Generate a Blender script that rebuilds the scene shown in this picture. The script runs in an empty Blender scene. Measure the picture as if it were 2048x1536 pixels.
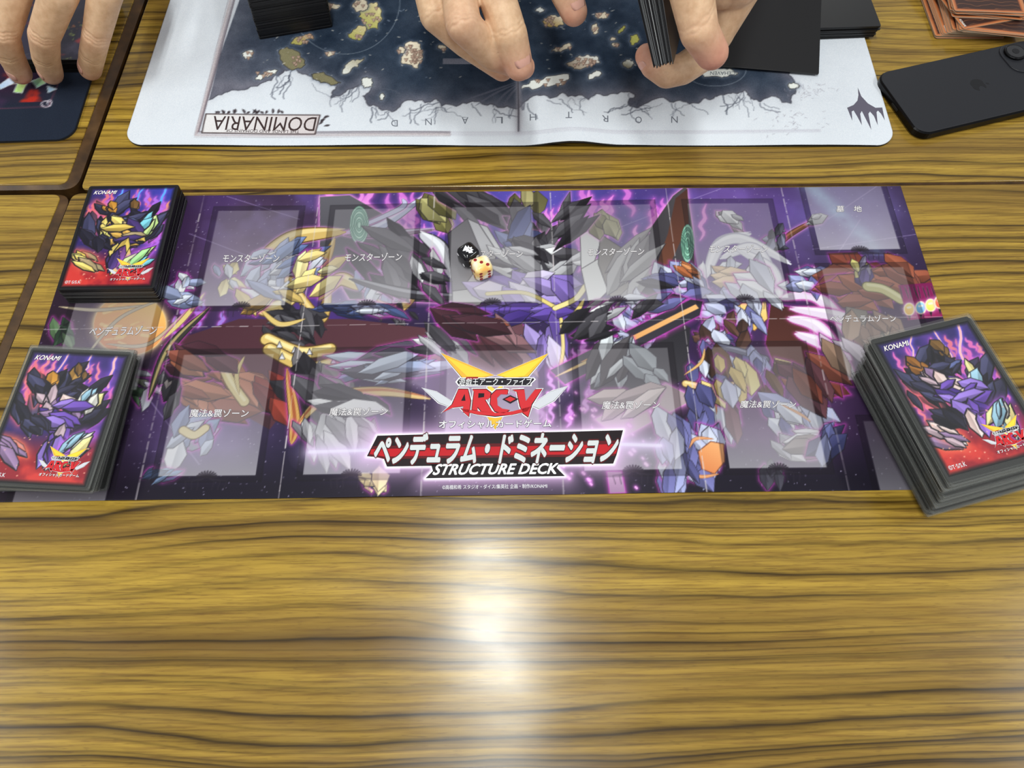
import bpy, bmesh, math, random
import numpy as np
from mathutils import Vector, Matrix, geometry

random.seed(7)
SC = bpy.context.scene
COL = SC.collection

# ------------------------------------------------------------------ camera
F = 1420.0                                   # focal length in pixels of the 2048 x 1536 frame
CAM = Vector((0.01453, -0.24928, 0.42679))
_p, _r, _y = math.radians(64.242), math.radians(-1.157), math.radians(0.387)
_fw = Vector((0, math.cos(_p), -math.sin(_p)))
_rt = Vector((1, 0, 0))
_up = _rt.cross(_fw)
_rt, _up = (math.cos(_r) * _rt + math.sin(_r) * _up, -math.sin(_r) * _rt + math.cos(_r) * _up)
_Rz = Matrix.Rotation(_y, 3, 'Z')
RT, UP, FW = _Rz @ _rt, _Rz @ _up, _Rz @ _fw
cd = bpy.data.cameras.new('camera')
cd.sensor_fit = 'HORIZONTAL'; cd.sensor_width = 36.0; cd.lens = F / 2048 * 36
cd.clip_start = 0.01; cd.clip_end = 50
cam = bpy.data.objects.new('camera', cd); COL.objects.link(cam)
M = Matrix.Identity(4)
for i in range(3):
    M[i][0], M[i][1], M[i][2], M[i][3] = RT[i], UP[i], -FW[i], CAM[i]
cam.matrix_world = M
SC.camera = cam

def px(x, y, z=0.0):
    """point of the horizontal plane at height z seen at photo pixel (x, y)"""
    d = RT * ((x - 1024) / F) - UP * ((y - 768) / F) + FW
    return CAM + d * ((z - CAM.z) / d.z)

# ------------------------------------------------------------------ world, lights, exposure
w = bpy.data.worlds.new('room_light'); SC.world = w; w.use_nodes = True
w.node_tree.nodes['Background'].inputs[0].default_value = (0.95, 0.97, 1.0, 1)
w.node_tree.nodes['Background'].inputs[1].default_value = 0.38
SC.view_settings.view_transform = 'Standard'
SC.view_settings.look = 'None'
SC.view_settings.exposure = 0.0
SC.view_settings.gamma = 1.0
SC.view_settings.use_curve_mapping = False
SC.cycles.transparent_max_bounces = 24

def tube_light(x, y, z, length, power, width=0.03):
    l = bpy.data.lights.new('fluorescent_tube', 'AREA'); l.shape = 'RECTANGLE'
    l.size = width; l.size_y = length; l.energy = power; l.color = (0.97, 1.0, 0.97)
    o = bpy.data.objects.new('fluorescent_tube', l); COL.objects.link(o)
    o.location = (x, y, z)
    return o
CEIL = 1.85
tube_light(-0.105, 0.10, CEIL, 0.42, 5.0, 0.05)
tube_light(-0.020, -0.01, CEIL, 0.52, 6.2, 0.05)
for k in (-0.105, -0.02): tube_light(k, -0.72, CEIL, 0.62, 6.0, 0.05)
for fx in (-1.85, 1.80):
    for fy in (-0.55, 4.2):
        for k in (-0.04, 0.04): tube_light(fx + k, fy, CEIL, 1.2, 11.0, 0.05)
for k in (-0.105, -0.02): tube_light(k, 4.2, CEIL, 1.2, 11.0, 0.05)

# ------------------------------------------------------------------ helpers
def s2l(c):
    c = np.asarray(c, float)
    return np.where(c <= 0.04045, c / 12.92, ((c + 0.055) / 1.055) ** 2.4)
def rgb(r, g, b):
    return tuple(float(v) for v in s2l(np.array([r, g, b]) / 255.0)) + (1.0,)

def material(name, color=(128, 128, 128), rough=0.5, metal=0.0, spec=0.5, coat=0.0, sss=0.0):
    m = bpy.data.materials.new(name); m.use_nodes = True
    b = m.node_tree.nodes['Principled BSDF']
    b.inputs['Base Color'].default_value = rgb(*color)
    b.inputs['Roughness'].default_value = rough
    b.inputs['Metallic'].default_value = metal
    b.inputs['Specular IOR Level'].default_value = spec
    b.inputs['Coat Weight'].default_value = coat
    if sss:
        b.inputs['Subsurface Weight'].default_value = sss
        b.inputs['Subsurface Radius'].default_value = (0.008, 0.003, 0.0015)
        b.inputs['Subsurface Scale'].default_value = 0.6
    return m
def bsdf(m): return m.node_tree.nodes['Principled BSDF']

class NT:
    """small node-tree writer"""
    def __init__(s, m): s.t = m.node_tree; s.b = bsdf(m)
    def n(s, kind, **kw):
        nd = s.t.nodes.new(kind)
        for k, v in kw.items(): setattr(nd, k, v)
        return nd
    def l(s, a, b): s.t.links.new(a, b)
    def math(s, op, a, b=None, clamp=False):
        nd = s.n('ShaderNodeMath', operation=op, use_clamp=clamp)
        for i, v in enumerate((a, b)):
            if v is None: continue
            if isinstance(v, (int, float)): nd.inputs[i].default_value = v
            else: s.l(v, nd.inputs[i])
        return nd.outputs[0]
    def noise(s, vec, scale=1.0, detail=2.0, rough=0.5):
        nd = s.n('ShaderNodeTexNoise'); nd.inputs['Scale'].default_value = scale
        nd.inputs['Detail'].default_value = detail; nd.inputs['Roughness'].default_value = rough
        s.l(vec, nd.inputs['Vector']); return nd.outputs[0]
    def mapping(s, vec, scale=(1, 1, 1), loc=(0, 0, 0)):
        nd = s.n('ShaderNodeMapping'); nd.inputs['Scale'].default_value = scale
        nd.inputs['Location'].default_value = loc; s.l(vec, nd.inputs[0]); return nd.outputs[0]
    def ramp(s, fac, stops):
        nd = s.n('ShaderNodeValToRGB'); e = nd.color_ramp.elements
        while len(e) < len(stops): e.new(0.5)
        for el, (p, c) in zip(e, stops):
            el.position = p; el.color = c if len(c) == 4 else rgb(*c)
        s.l(fac, nd.inputs[0]); return nd.outputs[0]
    def mix(s, fac, a, b, blend='MIX'):
        nd = s.n('ShaderNodeMix', data_type='RGBA', blend_type=blend)
        for sock, v in ((nd.inputs[0], fac), (nd.inputs[6], a), (nd.inputs[7], b)):
            if isinstance(v, (int, float)): sock.default_value = v
            elif isinstance(v, tuple): sock.default_value = v
            else: s.l(v, sock)
        return nd.outputs[2]
    def coord(s, out='Object'): return s.n('ShaderNodeTexCoord').outputs[out]
    def bump(s, h, strength=0.1, dist=0.001):
        nd = s.n('ShaderNodeBump'); nd.inputs['Strength'].default_value = strength
        nd.inputs['Distance'].default_value = dist; s.l(h, nd.inputs['Height'])
        s.l(nd.outputs[0], s.b.inputs['Normal'])

def tag(o, label=None, cat=None, group=None, kind=None):
    if label: o['label'] = label
    if cat: o['category'] = cat
    if group: o['group'] = group
    if kind: o['kind'] = kind
    return o
def empty(name, loc=(0, 0, 0), rz=0.0):
    o = bpy.data.objects.new(name, None); COL.objects.link(o)
    o.empty_display_size = 0.01; o.location = loc; o.rotation_euler = (0, 0, rz)
    return o
def link(name, me, mat, parent=None, smooth=False):
    if mat is not None and not me.materials: me.materials.append(mat)
    o = bpy.data.objects.new(name, me); COL.objects.link(o)
    if parent is not None: o.parent = parent
    if smooth:
        me.polygons.foreach_set('use_smooth', [True] * len(me.polygons))
    return o
def from_bm(name, bm, mat, parent=None, smooth=False):
    bmesh.ops.recalc_face_normals(bm, faces=bm.faces)
    me = bpy.data.meshes.new(name); bm.to_mesh(me); bm.free()
    return link(name, me, mat, parent, smooth)

def round_rect(x0, y0, x1, y1, r, seg=5, corners=(1, 1, 1, 1)):
    """counter-clockwise outline; corners in order: (x1,y1) (x0,y1) (x0,y0) (x1,y0)"""
    pts = []
    for (cx, cy, a0), on in zip(((x1, y1, 0), (x0, y1, 90), (x0, y0, 180), (x1, y0, 270)), corners):
        rr = r if on else 1e-5
        ox = cx + (-rr if cx == x1 else rr); oy = cy + (-rr if cy == y1 else rr)
        for k in range(seg + 1):
            a = math.radians(a0 + 90 * k / seg)
            pts.append((ox + rr * math.cos(a), oy + rr * math.sin(a)))
    return pts
def prism(bm, outline, z0, z1):
    lo = [bm.verts.new((x, y, z0)) for x, y in outline]
    hi = [bm.verts.new((x, y, z1)) for x, y in outline]
    bm.faces.new(hi); bm.faces.new(lo[::-1])
    n = len(outline)
    for i in range(n):
        bm.faces.new((lo[i], lo[(i + 1) % n], hi[(i + 1) % n], hi[i]))
def slab(bm, outline, z0, z1, bev=0.0, seg=2):
    """prism with a rounded top rim made of shrunken outlines"""
    c = np.array(outline); n = len(c)
    d = np.roll(c, -1, 0) - np.roll(c, 1, 0); d /= np.linalg.norm(d, axis=1)[:, None] + 1e-12
    nrm = np.stack([d[:, 1], -d[:, 0]], 1)
    rings = [(c, z0)]
    for k in range(seg + 1):
        a = math.pi / 2 * k / seg
        rings.append((c - nrm * bev * (1 - math.cos(a)), z1 - bev + bev * math.sin(a)))
    vs = [[bm.verts.new((p[0], p[1], z)) for p in ring] for ring, z in rings]
    bm.faces.new(vs[-1]); bm.faces.new(vs[0][::-1])
    for A, B in zip(vs, vs[1:]):
        for i in range(n):
            bm.faces.new((A[i], A[(i + 1) % n], B[(i + 1) % n], B[i]))

# ------------------------------------------------------------------ printed colour: a raster painted in code, carried by mesh colours
class Canvas:
    def __init__(s, x0, y0, x1, y1, res, base):
        s.x0, s.y0, s.x1, s.y1 = x0, y0, x1, y1
        s.nx = int(round((x1 - x0) / res)) + 1; s.ny = int(round((y1 - y0) / res)) + 1
        s.X, s.Y = np.meshgrid(np.linspace(x0, x1, s.nx), np.linspace(y0, y1, s.ny))
        s.res = res
        s.img = np.zeros((s.ny, s.nx, 3)) + np.array(base) / 255.0
    def _win(s, pts, m):
        a = np.min(pts, 0) - m; b = np.max(pts, 0) + m
        i0 = max(0, int((a[0] - s.x0) / s.res)); i1 = min(s.nx, int((b[0] - s.x0) / s.res) + 2)
        j0 = max(0, int((a[1] - s.y0) / s.res)); j1 = min(s.ny, int((b[1] - s.y0) / s.res) + 2)
        return (slice(j0, j1), slice(i0, i1)) if i1 > i0 and j1 > j0 else None
    @staticmethod
    def _dist(X, Y, P, closed):
        n = len(P); d = np.full(X.shape, 1e9); ins = np.zeros(X.shape, bool)
        for i in range(n if closed else n - 1):
            ax, ay = P[i]; bx, by = P[(i + 1) % n]
            ex, ey = bx - ax, by - ay
            t = np.clip(((X - ax) * ex + (Y - ay) * ey) / (ex * ex + ey * ey + 1e-18), 0, 1)
            d = np.minimum(d, (X - ax - t * ex) ** 2 + (Y - ay - t * ey) ** 2)
            if closed:
                c = ((ay > Y) != (by > Y)) & (X < ex * (Y - ay) / (ey if abs(ey) > 1e-15 else 1e-15) + ax)
                ins ^= c
        d = np.sqrt(d)
        return np.where(ins, -d, d) if closed else d
    def _blend(s, win, a, col):
        s.img[win] = s.img[win] * (1 - a[..., None]) + col * a[..., None]
    def shape(s, pts, fill, fill2=None, ang=90, alpha=1.0, line=None, lw=0.0006, glow=None, gw=0.002, soft=0.0):
        P = np.array(pts, float); win = s._win(P, max(gw * 3 if glow is not None else 0, lw, soft) + s.res)
        if win is None: return
        X, Y = s.X[win], s.Y[win]; sd = s._dist(X, Y, P, True)
        if glow is not None:
            s._blend(win, np.exp(-np.maximum(sd, 0) / gw) * 0.95 * (sd < gw * 3.2), np.array(glow) / 255.0)
        aa = np.clip(0.5 - sd / max(s.res, soft), 0, 1) * alpha
        c = np.array(fill) / 255.0
        if fill2 is not None:
            dx, dy = math.cos(math.radians(ang)), math.sin(math.radians(ang))
            q = X * dx + Y * dy; pq = P @ np.array([dx, dy])
            t = np.clip((q - pq.min()) / (pq.max() - pq.min() + 1e-12), 0, 1)[..., None]
            c = c * (1 - t) + np.array(fill2) / 255.0 * t
        s._blend(win, aa, c)
        if line is not None:
            s._blend(win, np.clip(0.5 + (lw / 2 - np.abs(sd)) / s.res, 0, 1) * alpha, np.array(line) / 255.0)
    def stroke(s, pts, wid, col, alpha=1.0, glow=None, gw=0.002, taper=False):
        P = np.array(pts, float); win = s._win(P, wid + (gw * 3 if glow is not None else 0) + s.res)
        if win is None: return
        X, Y = s.X[win], s.Y[win]
        if taper:
            n = len(P); d = np.full(X.shape, 1e9)
            for i in range(n - 1):
                ax, ay = P[i]; ex, ey = P[i + 1] - P[i]
                t = np.clip(((X - ax) * ex + (Y - ay) * ey) / (ex * ex + ey * ey + 1e-18), 0, 1)
                wl = wid / 2 * np.sin(math.pi * np.clip((i + t) / (n - 1), 0.02, 0.98)) ** 0.7
                d = np.minimum(d, np.hypot(X - ax - t * ex, Y - ay - t * ey) - wl)
        else:
            d = s._dist(X, Y, P, False) - wid / 2
        if glow is not None:
            s._blend(win, np.exp(-np.maximum(d, 0) / gw) * 0.8 * (d < gw * 3.2), np.array(glow) / 255.0)
        s._blend(win, np.clip(0.5 - d / s.res, 0, 1) * alpha, np.array(col) / 255.0)
    def noise(s, scale, seed, octaves=4, aspect=1.0, rough=0.55):
        rng = np.random.RandomState(seed); out = np.zeros(s.X.shape); amp = 1; tot = 0
        for o in range(octaves):
            fx = scale * 2 ** o; fy = fx * aspect
            gx, gy = (s.X - s.x0) * fx, (s.Y - s.y0) * fy
            g = rng.rand(int(gy.max()) + 3, int(gx.max()) + 3)
            i, j = gx.astype(int), gy.astype(int); u, v = gx - i, gy - j
            u = u * u * (3 - 2 * u); v = v * v * (3 - 2 * v)
            out += amp * ((g[j, i] * (1 - u) + g[j, i + 1] * u) * (1 - v) + (g[j + 1, i] * (1 - u) + g[j + 1, i + 1] * u) * v)
            tot += amp; amp *= rough
        return out / tot
    def mixmap(s, a, col):
        a = np.clip(a, 0, 1)[..., None]; s.img = s.img * (1 - a) + np.array(col) / 255.0 * a
    def mesh(s, name, zfun, skirt=0.0, rr=0.0):
        """grid of the printed face; skirt > 0 adds a rim and an underside so that the sheet has thickness"""
        nx, ny = s.nx, s.ny
        gx, gy = s.X.copy(), s.Y.copy()
        if rr > 0:                                   # round the four corners of the sheet
            for cx, sx in ((s.x0, -1), (s.x1, 1)):
                for cy, sy in ((s.y0, -1), (s.y1, 1)):
                    a = (s.X - (cx - sx * rr)) * sx / rr; b_ = (s.Y - (cy - sy * rr)) * sy / rr
                    k = (a > 0) & (b_ > 0); h = np.hypot(a, b_) + 1e-9; f = np.maximum(a, b_) / h
                    gx[k] = (cx - sx * rr) + (a * f * rr * sx)[k]; gy[k] = (cy - sy * rr) + (b_ * f * rr * sy)[k]
        co = np.stack([gx, gy, zfun(gx, gy)], -1).reshape(-1, 3)
        idx = np.arange(nx * ny).reshape(ny, nx)
        q = np.stack([idx[:-1, :-1], idx[:-1, 1:], idx[1:, 1:], idx[1:, :-1]], -1).reshape(-1, 4)
        cols = s2l(np.clip(s.img, 0, 1)).reshape(-1, 3)
        if skirt > 0:
            ring = np.concatenate([idx[0, :], idx[1:, -1], idx[-1, -2::-1], idx[-2:0:-1, 0]])
            lo = co[ring].copy(); lo[:, 2] -= skirt
            base = len(co); r2 = base + np.arange(len(ring))
            q = np.concatenate([q, np.stack([ring, r2, np.roll(r2, -1), np.roll(ring, -1)], -1)])
            co = np.concatenate([co, lo]); cols = np.concatenate([cols, cols[ring]])
        me = bpy.data.meshes.new(name)
        me.vertices.add(len(co)); me.vertices.foreach_set('co', co.ravel())
        me.loops.add(q.size); me.loops.foreach_set('vertex_index', q.ravel())
        me.polygons.add(len(q)); me.polygons.foreach_set('loop_start', np.arange(0, q.size, 4))
        me.update(calc_edges=True)
        at = me.color_attributes.new('print', 'FLOAT_COLOR', 'POINT')
        at.data.foreach_set('color', np.concatenate([cols, np.ones((len(cols), 1))], 1).ravel())
        me.polygons.foreach_set('use_smooth', [True] * len(q))
        me.validate()
        return me

def print_material(name, rough=0.4, spec=0.5, fibre=0.0, coat=0.0, foil=0.0):
    m = material(name, rough=rough, spec=spec, coat=coat); t = NT(m)
    a = t.n('ShaderNodeVertexColor', layer_name='print')
    c = a.outputs[0]
    if fibre:
        nz = t.noise(t.coord(), 1400, 3, 0.6)
        c = t.mix(fibre, c, t.ramp(nz, ((0.3, (90, 92, 98)), (0.7, (245, 246, 250)))), 'OVERLAY')
        t.bump(nz, 0.35, 0.0004)
    if foil:
        nz = t.noise(t.coord(), 30, 2)
        t.l(t.math('MULTIPLY', nz, foil), t.b.inputs['Metallic'])
    t.l(c, t.b.inputs['Base Color'])
    return m

# ------------------------------------------------------------------ flat lettering as thin meshes
_txt = {}
def text_tris(s, offset=0.0, shear=0.0, space=1.0):
    key = (s, offset, shear, space)
    if key not in _txt:
        cu = bpy.data.curves.new('lettering', 'FONT'); cu.body = s; cu.size = 1.0
        cu.offset = offset; cu.shear = shear; cu.space_character = space; cu.fill_mode = 'FRONT'; cu.resolution_u = 3
        o = bpy.data.objects.new('lettering', cu); COL.objects.link(o)
        dg = bpy.context.evaluated_depsgraph_get(); me = o.evaluated_get(dg).to_mesh()
        me.calc_loop_triangles()
        v = np.array([x.co[:2] for x in me.vertices]).reshape(-1, 2)
        t = [tuple(x.vertices) for x in me.loop_triangles]
        o.evaluated_get(dg).to_mesh_clear(); bpy.data.objects.remove(o); bpy.data.curves.remove(cu)
        _txt[key] = (v, t)
    return _txt[key]
def text_in_quad(s, quad, offset=0.0, shear=0.0, space=1.0):
    """lettering stretched into the four points TL, TR, BR, BL (2D)"""
    v, t = text_tris(s, 0.0, shear, space)
    a, b = v.min(0), v.max(0)
    if isinstance(offset, tuple): v = v + np.array(offset)
    n = (v - a) / (b - a + 1e-9)
    TL, TR, BR, BL = [np.array(p[:2], float) for p in quad]
    U, V = n[:, :1], n[:, 1:]
    P = (BL * (1 - U) + BR * U) * (1 - V) + (TL * (1 - U) + TR * U) * V
    return P, t

class Flat:
    """flat ink shapes in a few stacked layers, one mesh with a colour per face"""
    def __init__(s): s.v = []; s.f = []; s.c = []
    def tris(s, P, T, col, layer):
        b = len(s.v); s.v += [(float(p[0]), float(p[1]), layer) for p in P]
        s.f += [tuple(b + i for i in t) for t in T]; s.c += [col] * len(T)
    def poly(s, P, col, layer):
        T = geometry.tessellate_polygon([[Vector((p[0], p[1], 0)) for p in P]])
        s.tris(P, T, col, layer)
    def text(s, st, quad, col, layer, offset=0.0, shear=0.0, space=1.0, grad=None):
        if offset <= 0:
            P, T = text_in_quad(st, quad, 0.0, shear, space); s.tris(P, T, col, layer); return
        for k in range(8):                       # bolder strokes: the same letters nudged round a small circle
            a = math.pi * k / 4; P, T = text_in_quad(st, quad, (offset * math.cos(a), offset * math.sin(a)), shear, space); s.tris(P, T, col, layer + 0.115 * k)
    def build(s, name, mat, parent, zfun, step=6e-5, cuts=()):
        V, Fc, Cc, Ly = [], [], [], []
        for tri, c in zip(s.f, s.c):
            polys = [[s.v[i] for i in tri]]
            xs = [p[0] for p in polys[0]]
            for cx in cuts:
                if not (min(xs) < cx < max(xs)): continue
                nxt = []
                for P in polys:
                    L, R = [], []
                    for i in range(len(P)):
                        a, b = P[i], P[(i + 1) % len(P)]
                        (L if a[0] <= cx else R).append(a)
                        if (a[0] <= cx) != (b[0] <= cx):
                            t = (cx - a[0]) / (b[0] - a[0]); m = (cx, a[1] + t * (b[1] - a[1]), a[2]); L.append(m); R.append(m)
                    nxt += [q for q in (L, R) if len(q) > 2]
                polys = nxt
            for P in polys:
                b = len(V); V += P; Fc.append(tuple(range(b, b + len(P)))); Cc.append(c)
        A = np.array(V); z = zfun(A[:, 0], A[:, 1]) + (A[:, 2] + 1) * step
        A[:, 2] = z
        me = bpy.data.meshes.new(name); me.from_pydata(A.tolist(), [], Fc)
        at = me.color_attributes.new('print', 'FLOAT_COLOR', 'CORNER')
        out = []
        for f, c in zip(Fc, Cc): out += list(rgb(*c)) * len(f)
        at.data.foreach_set('color', out)
        # ink faces up
        nrm = np.zeros(len(me.polygons) * 3); me.polygons.foreach_get('normal', nrm)
        for i in np.nonzero(nrm.reshape(-1, 3)[:, 2] < 0)[0]: me.polygons[int(i)].flip()
        return link(name, me, mat, parent)

def P2(x, y, z=0.0):
    p = px(x, y, z); return (p.x, p.y)

# ------------------------------------------------------------------ floor and tables
def floor_material():
    m = material('floor_vinyl', (120, 112, 100), 0.5); t = NT(m)
    nz = t.noise(t.coord(), 9, 4)
    t.l(t.ramp(nz, ((0.3, (96, 90, 80)), (0.7, (136, 128, 116)))), t.b.inputs['Base Color'])
    return m
bm = bmesh.new(); prism(bm, [(-3.2, -2.4), (3.2, -2.4), (3.2, 5.6), (-3.2, 5.6)], -0.74, -0.70)
tag(from_bm('floor', bm, floor_material()), 'plain grey-brown vinyl floor under the tables', 'floor', kind='structure')

def wall_material():
    m = material('painted_wall', (214, 212, 204), 0.9); t = NT(m)
    t.l(t.ramp(t.noise(t.coord(), 4, 3), ((0.3, (206, 204, 196)), (0.7, (218, 216, 208)))), t.b.inputs['Base Color']); return m
bm = bmesh.new(); prism(bm, [(-3.2, 5.6), (3.2, 5.6), (3.2, 5.7), (-3.2, 5.7)], -0.74, 1.9)
tag(from_bm('wall_back', bm, wall_material()), 'plain off-white wall at the far end of the room', 'wall', kind='structure')

def wood_material():
    m = material('wood_grain_laminate', (170, 132, 60), 0.28, spec=0.5); t = NT(m)
    co = t.coord('Object'); info = t.n('ShaderNodeObjectInfo')
    shift = t.n('ShaderNodeVectorMath', operation='ADD')
    t.l(co, shift.inputs[0])
    sh2 = t.n('ShaderNodeVectorMath', operation='SCALE'); sh2.inputs['Scale'].default_value = 7.3
    t.l(info.outputs['Random'], sh2.inputs[0]); t.l(sh2.outputs[0], shift.inputs[1])
    v = shift.outputs[0]
    sep = t.n('ShaderNodeSeparateXYZ'); t.l(v, sep.inputs[0]); y = sep.outputs[1]
    warp = t.noise(t.mapping(v, (1.9, 4.5, 1)), 1.0, 2.0, 0.45)           # slow bending of the figure
    warp2 = t.noise(t.mapping(v, (11, 30, 1)), 1.0, 2.0, 0.5)             # small wobble
    yy = t.math('ADD', y, t.math('MULTIPLY', warp, 0.085))
    yy = t.math('ADD', yy, t.math('MULTIPLY', warp2, 0.0062))
    def rings(period, off):
        f = t.math('FRACT', t.math('ADD', t.math('DIVIDE', yy, period), off))
        return f
    stretch = t.noise(t.mapping(v, (0.8, 38, 1), (3, 1, 0)), 1.0, 2.0)    # uneven ring spacing
    yy = t.math('ADD', yy, t.math('MULTIPLY', stretch, 0.013))
    r1 = rings(0.0128, 0.0); r2 = rings(0.0056, 0.37)
    big = t.ramp(r1, ((0.0, (104, 98, 92)), (0.045, (60, 55, 50)), (0.12, (206, 204, 200)), (0.55, (255, 255, 255)), (0.86, (200, 196, 190)), (1.0, (128, 122, 116))))
    small = t.ramp(r2, ((0.0, (130, 126, 120)), (0.08, (104, 98, 92)), (0.2, (232, 232, 232)), (0.75, (255, 255, 255)), (1.0, (172, 168, 162))))
    s_on = t.noise(t.mapping(v, (1.6, 24, 1), (9, 4, 0)), 1.0, 2.0)
    b_on = t.noise(t.mapping(v, (2.1, 30, 1), (1, 14, 0)), 1.0, 2.0)
    big = t.mix(t.ramp(b_on, ((0.32, (70, 70, 70)), (0.55, (255, 255, 255)))), (1, 1, 1, 1), big)
    small = t.mix(t.ramp(s_on, ((0.34, (20, 20, 20)), (0.64, (245, 245, 245)))), (1, 1, 1, 1), small)
    tone = t.noise(t.mapping(v, (0.9, 26, 1), (5, 2, 0)), 1.0, 3.0)
    base = t.ramp(tone, ((0.26, (128, 98, 42)), (0.45, (166, 133, 54)), (0.62, (186, 152, 60)), (0.8, (152, 118, 50))))
    fine = t.noise(t.mapping(v, (26, 640, 1)), 1.0, 3.0, 0.6)
    base = t.mix(t.ramp(fine, ((0.32, (225, 225, 225)), (0.56, (0, 0, 0)))), base, rgb(122, 90, 38))
    pores = t.noise(t.mapping(v, (120, 1150, 1), (2, 7, 0)), 1.0, 2.0, 0.5)
    base = t.mix(t.ramp(pores, ((0.60, (0, 0, 0)), (0.72, (170, 170, 170)))), base, rgb(108, 80, 36))
    c = t.mix(0.92, base, big, 'MULTIPLY'); c = t.mix(0.8, c, small, 'MULTIPLY')
    dark = t.mix(t.ramp(r1, ((0.02, (200, 200, 200)), (0.09, (0, 0, 0)))), c, rgb(70, 50, 30))
    c = t.mix(t.ramp(b_on, ((0.45, (0, 0, 0)), (0.7, (200, 200, 200)))), c, dark)
    t.l(c, t.b.inputs['Base Color'])
    rg = t.noise(t.mapping(v, (18, 60, 1)), 1.0, 3.0)
    t.l(t.ramp(rg, ((0.3, (0.17,) * 3 + (1,)), (0.75, (0.25,) * 3 + (1,)))), t.b.inputs['Roughness'])
    t.bump(fine, 0.05, 0.0003)
    return m
WOOD = wood_material()
def band_material():
    m = material('brown_edge_band', (74, 50, 24), 0.42); t = NT(m)
    nz = t.noise(t.mapping(t.coord(), (60, 60, 60)), 1.0, 4)
    t.l(t.ramp(nz, ((0.3, (48, 31, 14)), (0.6, (82, 56, 27)), (0.85, (112, 84, 46)))), t.b.inputs['Base Color'])
    t.bump(nz, 0.3, 0.0006)
    return m
BAND = band_material()
STEEL = material('grey_steel_leg', (120, 120, 118), 0.35, 0.9)

def ring_strip(bm, outer, inner, zo, zi, zb):
    n = len(outer)
    a = [bm.verts.new((x, y, zb)) for x, y in outer]; b = [bm.verts.new((x, y, zo)) for x, y in outer]
    c = [bm.verts.new((x, y, zi)) for x, y in inner]; d = [bm.verts.new((x, y, zb)) for x, y in inner]
    for i in range(n):
        j = (i + 1) % n
        for p, q in ((a, b), (b, c), (c, d), (d, a)): bm.faces.new((p[i], p[j], q[j], q[i]))
def inset(quad, ds):
    """quad counter-clockwise; ds = inward offset of each side i -> i+1"""
    L = []
    for i in range(4):
        a, b = Vector(quad[i]), Vector(quad[(i + 1) % 4]); d = (b - a).normalized(); n = Vector((-d.y, d.x))
        L.append((a + n * ds[i], d))
    out = []
    for i in range(4):
        (p, d), (q, e) = L[i - 1], L[i]
        t = ((q - p).x * e.y - (q - p).y * e.x) / (d.x * e.y - d.y * e.x)
        out.append(tuple(p + d * t))
    return out
def rounded(quad, r, seg=6):
    pts = []
    for i in range(4):
        p, a, b = Vector(quad[i]), Vector(quad[i - 1]), Vector(quad[(i + 1) % 4])
        u, v = (a - p).normalized(), (b - p).normalized()
        s0, s1 = p + u * r, p + v * r
        for k in range(seg + 1):
            t = k / seg
            pts.append(tuple(s0 * (1 - t) ** 2 + p * (2 * t * (1 - t)) + s1 * t * t))
    return pts
def table(quad, bands, label):
    """laminate top with a brown band (width per side) and four steel legs; quad = BL, BR, TR, TL"""
    c = sum((Vector(q) for q in quad), Vector((0, 0))) / 4
    root = empty('folding_table', (c.x, c.y, 0))
    tag(root, label, 'table', 'wood-grain tables pushed together')
    q = [(x - c.x, y - c.y) for x, y in quad]
    inner = rounded(inset(q, bands), 0.007); outer = rounded(q, 0.012)
    bm = bmesh.new(); slab(bm, inner, -0.024, 0.0, 0.0006, 2); from_bm('table_top', bm, WOOD, root)
    bm = bmesh.new(); ring_strip(bm, outer, inner, -0.0022, -0.0007, -0.028); from_bm('edge_band', bm, BAND, root)
    for lx, ly in inset(q, (0.06,) * 4):
        bm = bmesh.new()
        prism(bm, [(lx + 0.012 * math.cos(a * math.pi / 6), ly + 0.012 * math.sin(a * math.pi / 6)) for a in range(12)], -0.70, -0.024)
        from_bm('leg', bm, STEEL, root)
    return root
table([(-0.3690, -0.62), (1.16, -0.62), (1.16, 0.1168), (-0.3250, 0.1264)], (0.003, 0.004, 0.0010, 0.0008),
      'wood-grain laminate table nearest the viewer, under the printed game mat')
table([(-0.3200, 0.1272), (1.16, 0.1176), (1.16, 0.86), (-0.3010, 0.86)], (0.0012, 0.004, 0.004, 0.0008),
      'wood-grain laminate table across the seam, under the white map mat and phone')
table([(-1.62, 0.1368), (-0.3238, 0.1310), (-0.3050, 0.86), (-1.62, 0.86)], (0.0036, 0.0082, 0.004, 0.004),
      'wood-grain laminate table at far left, under the dark navy mat')
table([(-1.62, -0.62), (-0.3700, -0.62), (-0.3262, 0.1262), (-1.62, 0.1330)], (0.004, 0.0062, 0.0016, 0.004),
      'wood-grain laminate table at near left, its corner bare beside the neat card deck')

# ------------------------------------------------------------------ folded paper game mat
MW, MH = 0.625, 0.2403
CREASE_X = (-0.221, -0.1326, -0.0442, 0.0442, 0.1326, 0.221); CREASE_Y = 0.0033
_fx = np.array([-MW / 2, *CREASE_X, MW / 2]); _fz = np.array([0.1, 1.1, 0.2, 1.2, 0.3, 1.5, 0.3, 0.1]) * 1e-3
def mat_z(x, y):
    return 0.0004 + np.interp(x, _fx, _fz) + 0.0005 * np.clip(1 - np.abs(np.asarray(y) - CREASE_Y) / 0.12, 0, 1)

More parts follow.
